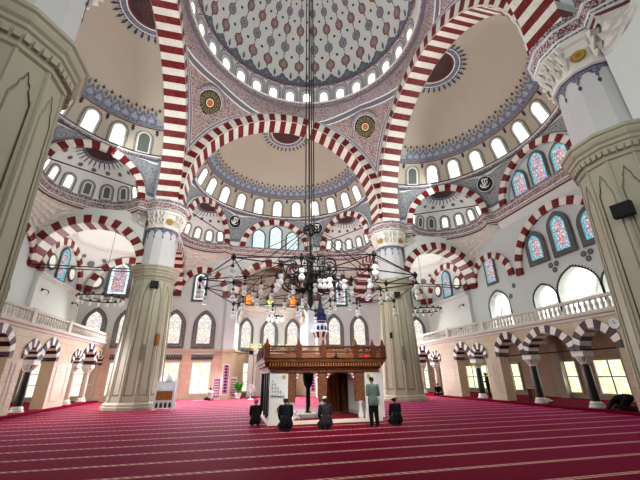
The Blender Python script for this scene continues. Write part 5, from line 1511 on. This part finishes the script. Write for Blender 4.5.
# ------------------------------------------------------------------ people
def fuse(mb, name, parent, vox, smooth_it=4):
    """melt overlapping closed shapes into one continuous surface"""
    o = mb.build(name)
    md = o.modifiers.new('r', 'REMESH'); md.mode = 'VOXEL'; md.voxel_size = vox
    if smooth_it:
        s = o.modifiers.new('s', 'SMOOTH'); s.factor = .5; s.iterations = smooth_it
    dg = bpy.context.evaluated_depsgraph_get(); ev = o.evaluated_get(dg)
    me = bpy.data.meshes.new_from_object(ev); me.name = name
    mats = list(o.data.materials); o.modifiers.clear(); old = o.data; o.data = me; bpy.data.meshes.remove(old)
    me.materials.clear()
    for q in mats[:1]: me.materials.append(q)
    me.polygons.foreach_set('material_index', [0]*len(me.polygons))
    me.polygons.foreach_set('use_smooth', [True]*len(me.polygons))
    o.parent = parent
    return o
def limb(m, pts, rad, mat, n=10):
    for i in range(len(pts)-1):
        a, b = V(pts[i]), V(pts[i+1]); k = 4
        m.tube([a.lerp(b, t/k) for t in range(k+1)], [rad[i]+(rad[i+1]-rad[i])*t/k for t in range(k+1)], mat, n)
    for p, r in zip(pts, rad): m.ball(p, r, mat, n)
def hand(m, wrist, d, up, s, mat):
    """palm, four unequal bent fingers and a side thumb; d points along the fingers, up out of the back of the hand, s = +1 right hand"""
    d = V(d).normalized(); up = (V(up)-d*V(up).dot(d)).normalized(); sd = d.cross(up)*s
    w = V(wrist); c = w+d*.055
    for q in (-.028, -.01, .01, .028): limb(m, [w+sd*q*.6, w+d*.095+sd*q], [.019, .016], mat, 6)
    for q, L in ((-.034, .065), (-.012, .08), (.011, .075), (.032, .055)):
        k = w+d*.095+sd*q; k2 = k+d*L*.55-up*.008; k3 = k2+d*L*.4-up*.03
        limb(m, [k, k2, k3], [.0105, .0098, .0088], mat, 6)
    b = w+d*.03-sd*.03; b2 = b+d*.035-sd*.03-up*.006; limb(m, [b, b2, b2+d*.03-sd*.006-up*.012], [.014, .0125, .0105], mat, 6)
POSE = {
 'kneel': dict(hip=[(.10, -.10, .27), (.16, .30, .12), (.12, -.10, .06), (.10, -.26, .05)], pelvis=(0, -.10, .29), waist=(0, -.07, .44), chest=(0, -.02, .64), neck=(0, .01, .80), head=(0, .06, .93), face=(0, .94, -.34),
               arm=[(.18, -.02, .74), (.215, .03, .49), (.13, .24, .28)], hd=(-.25, .95, -.2), hup=(0, .2, 1)),
 'stand': dict(hip=[(.09, 0, .88), (.10, .02, .48), (.11, -.02, .09), (.12, .12, .045)], pelvis=(0, 0, .92), waist=(0, .01, 1.06), chest=(0, .01, 1.26), neck=(0, .01, 1.46), head=(0, .05, 1.60), face=(0, .94, -.34),
               arm=[(.18, 0, 1.38), (.225, -.01, 1.10), (.05, .21, 1.10)], hd=(-.96, .2, 0), hup=(0, 1, .2)),
 'bow': dict(hip=[(.10, -.24, .44), (.15, .06, .10), (.12, -.38, .06), (.10, -.52, .05)], pelvis=(0, -.24, .44), waist=(0, -.08, .46), chest=(0, .14, .38), neck=(0, .33, .24), head=(0, .43, .15), face=(0, .35, -.93),
             arm=[(.19, .26, .30), (.32, .30, .14), (.22, .48, .045)], hd=(-.1, 1, -.02), hup=(0, 0, 1)),
 'sit': dict(hip=[(.10, -.05, .13), (.30, .28, .16), (.02, .22, .07), (-.12, .25, .06)], pelvis=(0, -.05, .15), waist=(0, -.05, .32), chest=(0, -.01, .52), neck=(0, .02, .69), head=(0, .07, .82), face=(0, .95, -.3),
             arm=[(.185, -.01, .62), (.26, .06, .38), (.16, .26, .24)], hd=(-.4, .9, -.1), hup=(0, .2, 1)),
}
def person(label, loc, rz, pose, top, bottom, cover, hair='hair_dark', s=1.0, vox=.012, skirt=None):
    P_ = POSE[pose]
    root = empty('person', label, 'person', Tr(*loc) @ Rz(rz) @ Matrix.Scale(s, 4), None, 'thing')
    mir = lambda p, q: V((p[0]*q, p[1], p[2]))
    b = MB(); sk = 'skin'
    pel, wai, che, nec, hea = (V(P_[k]) for k in ('pelvis', 'waist', 'chest', 'neck', 'head'))
    f = V(P_['face']).normalized(); rt = V((1, 0, 0)); upv = rt.cross(f).normalized()
    def trunk(m, mat, g):
        for c, a, bb, h in ((pel, .155, .115, .12), (pel.lerp(wai, .5), .145, .11, .11), (wai, .135, .10, .12), (wai.lerp(che, .5), .15, .108, .12), (che, .165, .115, .13), (che.lerp(nec, .45), .15, .10, .09)):
            ax = (nec-pel).normalized(); fw = rt.cross(ax)
            m.grid(lambda u, w, c=c, a=a, bb=bb, h=h: c + rt*((a+g)*sin(w*PI)*cos(2*PI*u)) + fw*((bb+g)*sin(w*PI)*sin(2*PI*u)) - ax*((h+g)*cos(w*PI)), 14, 8, mat, closeu=True)
    trunk(b, sk, 0)
    limb(b, [che.lerp(nec, .6), nec, nec.lerp(hea, .6)], [.075, .058, .055], sk)
    # head: skull, jaw, nose, ears, brow
    m = b
    def eb(c, a, d, h, mat=sk, mm=b):
        mm.grid(lambda u, w: c + rt*(a*sin(w*PI)*cos(2*PI*u)) + f*(d*sin(w*PI)*sin(2*PI*u)) - upv*(h*cos(w*PI)), 16, 10, mat, closeu=True)
    eb(hea+upv*.025-f*.01, .076, .095, .095); eb(hea+f*.025-upv*.055, .058, .062, .065); eb(hea+f*.055-upv*.095, .03, .032, .025)
    limb(b, [hea+f*.085+upv*.01, hea+f*.112-upv*.03], [.012, .017], sk, 8)
    for q in (-1, 1): eb(hea+rt*q*.079-upv*.005-f*.005, .012, .022, .034); eb(hea+rt*q*.033+f*.078+upv*.03, .022, .014, .008)
    eb(hea+f*.088-upv*.063, .024, .012, .009)
    for q in (-1, 1):
        h = [mir(p, q) for p in P_['hip']]
        limb(b, h[:3], [.09, .062, .042], sk); limb(b, [h[2], h[3]], [.042, .035], sk)
        a = [mir(p, q) for p in P_['arm']]
        limb(b, [che.lerp(nec, .4)]+a, [.07, .058, .042, .03], sk)
        hand(b, a[2], mir(P_['hd'], q), P_['hup'], q, sk)
    fuse(b, 'body', root, vox, 2)
    # garments
    t = MB(); trunk(t, top, .022)
    for q in (-1, 1):
        a = [mir(p, q) for p in P_['arm']]; e = a[2].lerp(a[1], .12)
        limb(t, [che.lerp(nec, .4), a[0], a[1], e], [.085, .083, .064, .05], top)
    limb(t, [che.lerp(nec, .55), nec.lerp(che, .2)], [.095, .075], top)
    if pose == 'stand': 
        for q in (-1, 1): limb(t, [(q*.06, 0, .95), (q*.07, 0, .80)], [.135, .14], top)
    if pose == 'kneel':
        for q in (-1, 1): limb(t, [(q*.06, -.12, .36), (q*.10, -.14, .20)], [.14, .15], top)
    fuse(t, 'jacket' if pose != 'stand' else 'shirt', root, vox*1.2, 5)
    t = MB()
    for q in (-1, 1):
        h = [mir(p, q) for p in P_['hip']]; e = h[2].lerp(h[1], .08)
        limb(t, [h[0].lerp(pel, .3), h[1], e], [.125, .088, .066], bottom)
    t.ball(pel, .155, bottom, 12, (1.05, .85, .8))
    fuse(t, 'trousers', root, vox*1.2, 4)
    for q in (-1, 1):
        h = [mir(p, q) for p in P_['hip']]; t = MB()
        d = (h[3]-h[2]); limb(t, [h[2]-V((0, 0, .0)), h[2]+d*.6, h[3]], [.05, .047, .036], 'cloth_charcoal'); fuse(t, 'sock', root, vox, 2)
    # eyes, mouth, hair, head cover
    e = MB()
    for q in (-1, 1): e.ball(hea+rt*q*.033+f*.083+upv*.012, .011, 'eye_white', 8); e.ball(hea+rt*q*.033+f*.092+upv*.012, .0055, 'hair_dark', 6)
    e.build('eyes', root)
    e = MB(); eb(hea+f*.094-upv*.062, .022, .008, .006, 'lip', e); e.build('lips', root)
    hm = MB()
    def cap(m, mat, g, lo, top_=1.0, tilt=.25):
        def fnc(u, w):
            w2 = lo+(1-lo)*w; a = 2*PI*u
            p = rt*((.076+g)*sin(w2*PI)*cos(a)) + f*((.095+g)*sin(w2*PI)*sin(a)) - upv*((.095+g)*cos(w2*PI)*top_)
            return hea+upv*.025-f*.01 + p + upv*(.055*sin(a)*(1-w))
        m.grid(fnc, 20, 10, mat, closeu=True)
    cap(hm, hair, .010, .33); hm.build('hair', root, 60)
    if cover:
        cm = MB()
        c0 = hea+upv*.045-f*.012
        prof = {'cap_white': [(.094, 0), (.097, .02), (.093, .07), (.06, .095), (.0, .103)], 'cap_straw': [(.16, -.012), (.165, -.005), (.10, .0), (.098, .02), (.092, .075), (.06, .095), (0, .1)]}[cover]
        q = rt.cross(f)
        cm.grid(lambda u, w: (lambda r, z: c0 + rt*(r*.86*cos(2*PI*u)) + f*(r*1.05*sin(2*PI*u)) + upv*z)(*prof[int(round(w*(len(prof)-1)))]), 20, len(prof)-1, cover, closeu=True)
        cm.build('cap', root, 50)
    return root
PX = 1.0
person('kneeling person in black with dark hair, at the left corner of the carved platform', (-2.22, -1.45, 0), .0, 'kneel', 'cloth_black', 'cloth_black', None, 'hair_grey', .88)
person('kneeling person in dark navy with a pale cap, before the platform\'s left arch', (-1.27, -3.05, 0), .0, 'kneel', 'cloth_navy', 'cloth_black', 'cap_white', 'hair_dark', 1.0)
person('kneeling person in charcoal grey with a white cap, before the middle post of the platform', (.16, -3.05, 0), .0, 'kneel', 'cloth_charcoal', 'cloth_charcoal', 'cap_white', 'hair_dark', .97)
person('standing person in sage green shirt and black trousers, hands folded, by the platform', (1.93, -3.3, 0), .0, 'stand', 'cloth_sage', 'cloth_black', None, 'hair_dark', .985)
person('kneeling person in black with straw-coloured brimmed cap, right of the standing person', (2.93, -2.95, 0), .0, 'kneel', 'cloth_black', 'cloth_black', 'cap_straw', 'hair_dark', .90)
person('person in pale grey sitting on the floor near the far wall, by the low windows', (-4.9, 14.6, 0), .5, 'sit', 'cloth_pale', 'cloth_charcoal', None, 'hair_dark', 1.05, .018)
person('person in black bowed down to the floor at the edge of the right arcade', (14.3, -2.75, .12), .2, 'bow', 'cloth_black', 'cloth_black', None, 'hair_dark', 1.2, .016)
person('person in dark clothes standing in the right aisle behind a black column', (14.9, 7.0, .12), .9, 'stand', 'cloth_black', 'cloth_black', None, 'hair_dark', .98, .018)
person('person in black sitting by a pale column at the far end of the right arcade', (13.3, 11.15, .12), 2.6, 'sit', 'cloth_black', 'cloth_black', None, 'hair_dark', 1.0, .018)

# ------------------------------------------------------------------ light
W = bpy.data.worlds.new('sky'); SC.world = W; W.use_nodes = True
nt = W.node_tree; nt.nodes.clear()
o = nt.nodes.new('ShaderNodeOutputWorld'); bg = nt.nodes.new('ShaderNodeBackground'); bg.inputs[0].default_value = (.93, .97, 1.0, 1); bg.inputs[1].default_value = .30
nt.links.new(bg.outputs[0], o.inputs[0])
def area(name, loc, aim, sx, sy, power, col=(1, 1, 1), spread=180):
    l = bpy.data.lights.new(name, 'AREA'); l.shape = 'RECTANGLE'; l.size = sx; l.size_y = sy; l.energy = power; l.color = col
    ob = bpy.data.objects.new(name, l); COL.objects.link(ob); ob.location = loc
    ob.rotation_euler = (V(aim)-V(loc)).to_track_quat('-Z', 'Y').to_euler(); l.spread = R(spread); return ob
CW = (.95, 1.0, .985)
area('daylight_far', (0, 15.6, 6.6), (0, 11.5, 0), 26, 1.6, 2700, (.92, .88, 1), 110)
area('low_windows', (0, 16.3, 1.9), (0, 8, -.6), 26, 2.2, 1200, (.9, .86, 1))
area('left_windows', (-13.2, 8, 3.4), (-7, 7, 0), 14, 1.2, 420, (.98, .92, 1), 110)
area('fill_right', (-5.5, 1, 11.5), (17, 3, 8), 12, 3, 420, CW)
area('fill_left', (5.5, 1, 11.5), (-17, 3, 8), 12, 3, 420, CW)
area('fill_far', (0, 3, 9.5), (0, 17, 9), 16, 3, 520, CW)
area('daylight_right', (12.4, 1, 17.2), (-6, 2, 13), 12, 2.0, 480, CW)
area('daylight_left', (-12.4, 1, 17.2), (6, 2, 13), 12, 2.0, 480, CW)
area('dome_fill', (0, 1, 10.5), (0, 1, 30), 12, 12, 1120, CW)  # added upward fill to brighten the domes, not a fixture of the hall
area('near_fill', (0, -14.0, 9.0), (0, 8, 13), 12, 4, 330, CW)
area('platform_fill', (.4, -8.5, 8.5), (.5, -1.6, 1.4), 2.5, 2.5, 105, CW, 50)  # unseen spot added to brighten the platform front
for nm, s, pw in (('right', 1, 170), ('left', -1, 480)):
    area('aisle_daylight_'+nm, (s*19.2, 4, 2.0), (s*10, 4, .5), 20, 2.2, pw, (1, .95, .86))
    area('gallery_daylight_'+nm, (s*19.9, 2, 7.6), (s*16, 2, 6), 20, 2.2, 1300, (.93, .97, 1))
    area('corner_fill_'+nm, (s*13.4, 13.4, 9.3), (s*13.4, 13.4, 20), 3, 3, 150, CW)  # added mid-air fill that brightens the corner vaults from below
    area('corner_window_'+nm, (s*13.4, 16.0, 6.0), (s*12, 8, 3), 4, 3, 180, CW)
area('apse_daylight', (0, 18.5, 7.0), (0, 8, 0), 4.5, 2, 450, CW)

# ------------------------------------------------------------------ camera
f = 337.0
def pv_(x, y): return V(((x-320)/f, -(y-240)/f, -1.0))
U = pv_(309, -597).normalized(); F_ = pv_(235, 377); F_ = (F_-U*F_.dot(U)).normalized(); Rr = F_.cross(U)
cam = bpy.data.cameras.new('camera'); co = bpy.data.objects.new('camera', cam); COL.objects.link(co)
M3 = Matrix((Rr, F_, U))
co.matrix_world = Matrix.Translation((-3.1, -16.25, 1.75)) @ M3.to_4x4()
cam.sensor_width = 36; cam.lens = f/640*36; cam.clip_end = 300
SC.camera = co
SC.view_settings.view_transform = 'Standard'; SC.view_settings.look = 'None'; SC.view_settings.exposure = .22; SC.view_settings.gamma = .86
SC.cycles.use_denoising = True; SC.cycles.max_bounces = 6; SC.cycles.diffuse_bounces = 4
for ob in bpy.data.objects:
    for k in ('_y', '_used'):
        if k in ob: del ob[k]
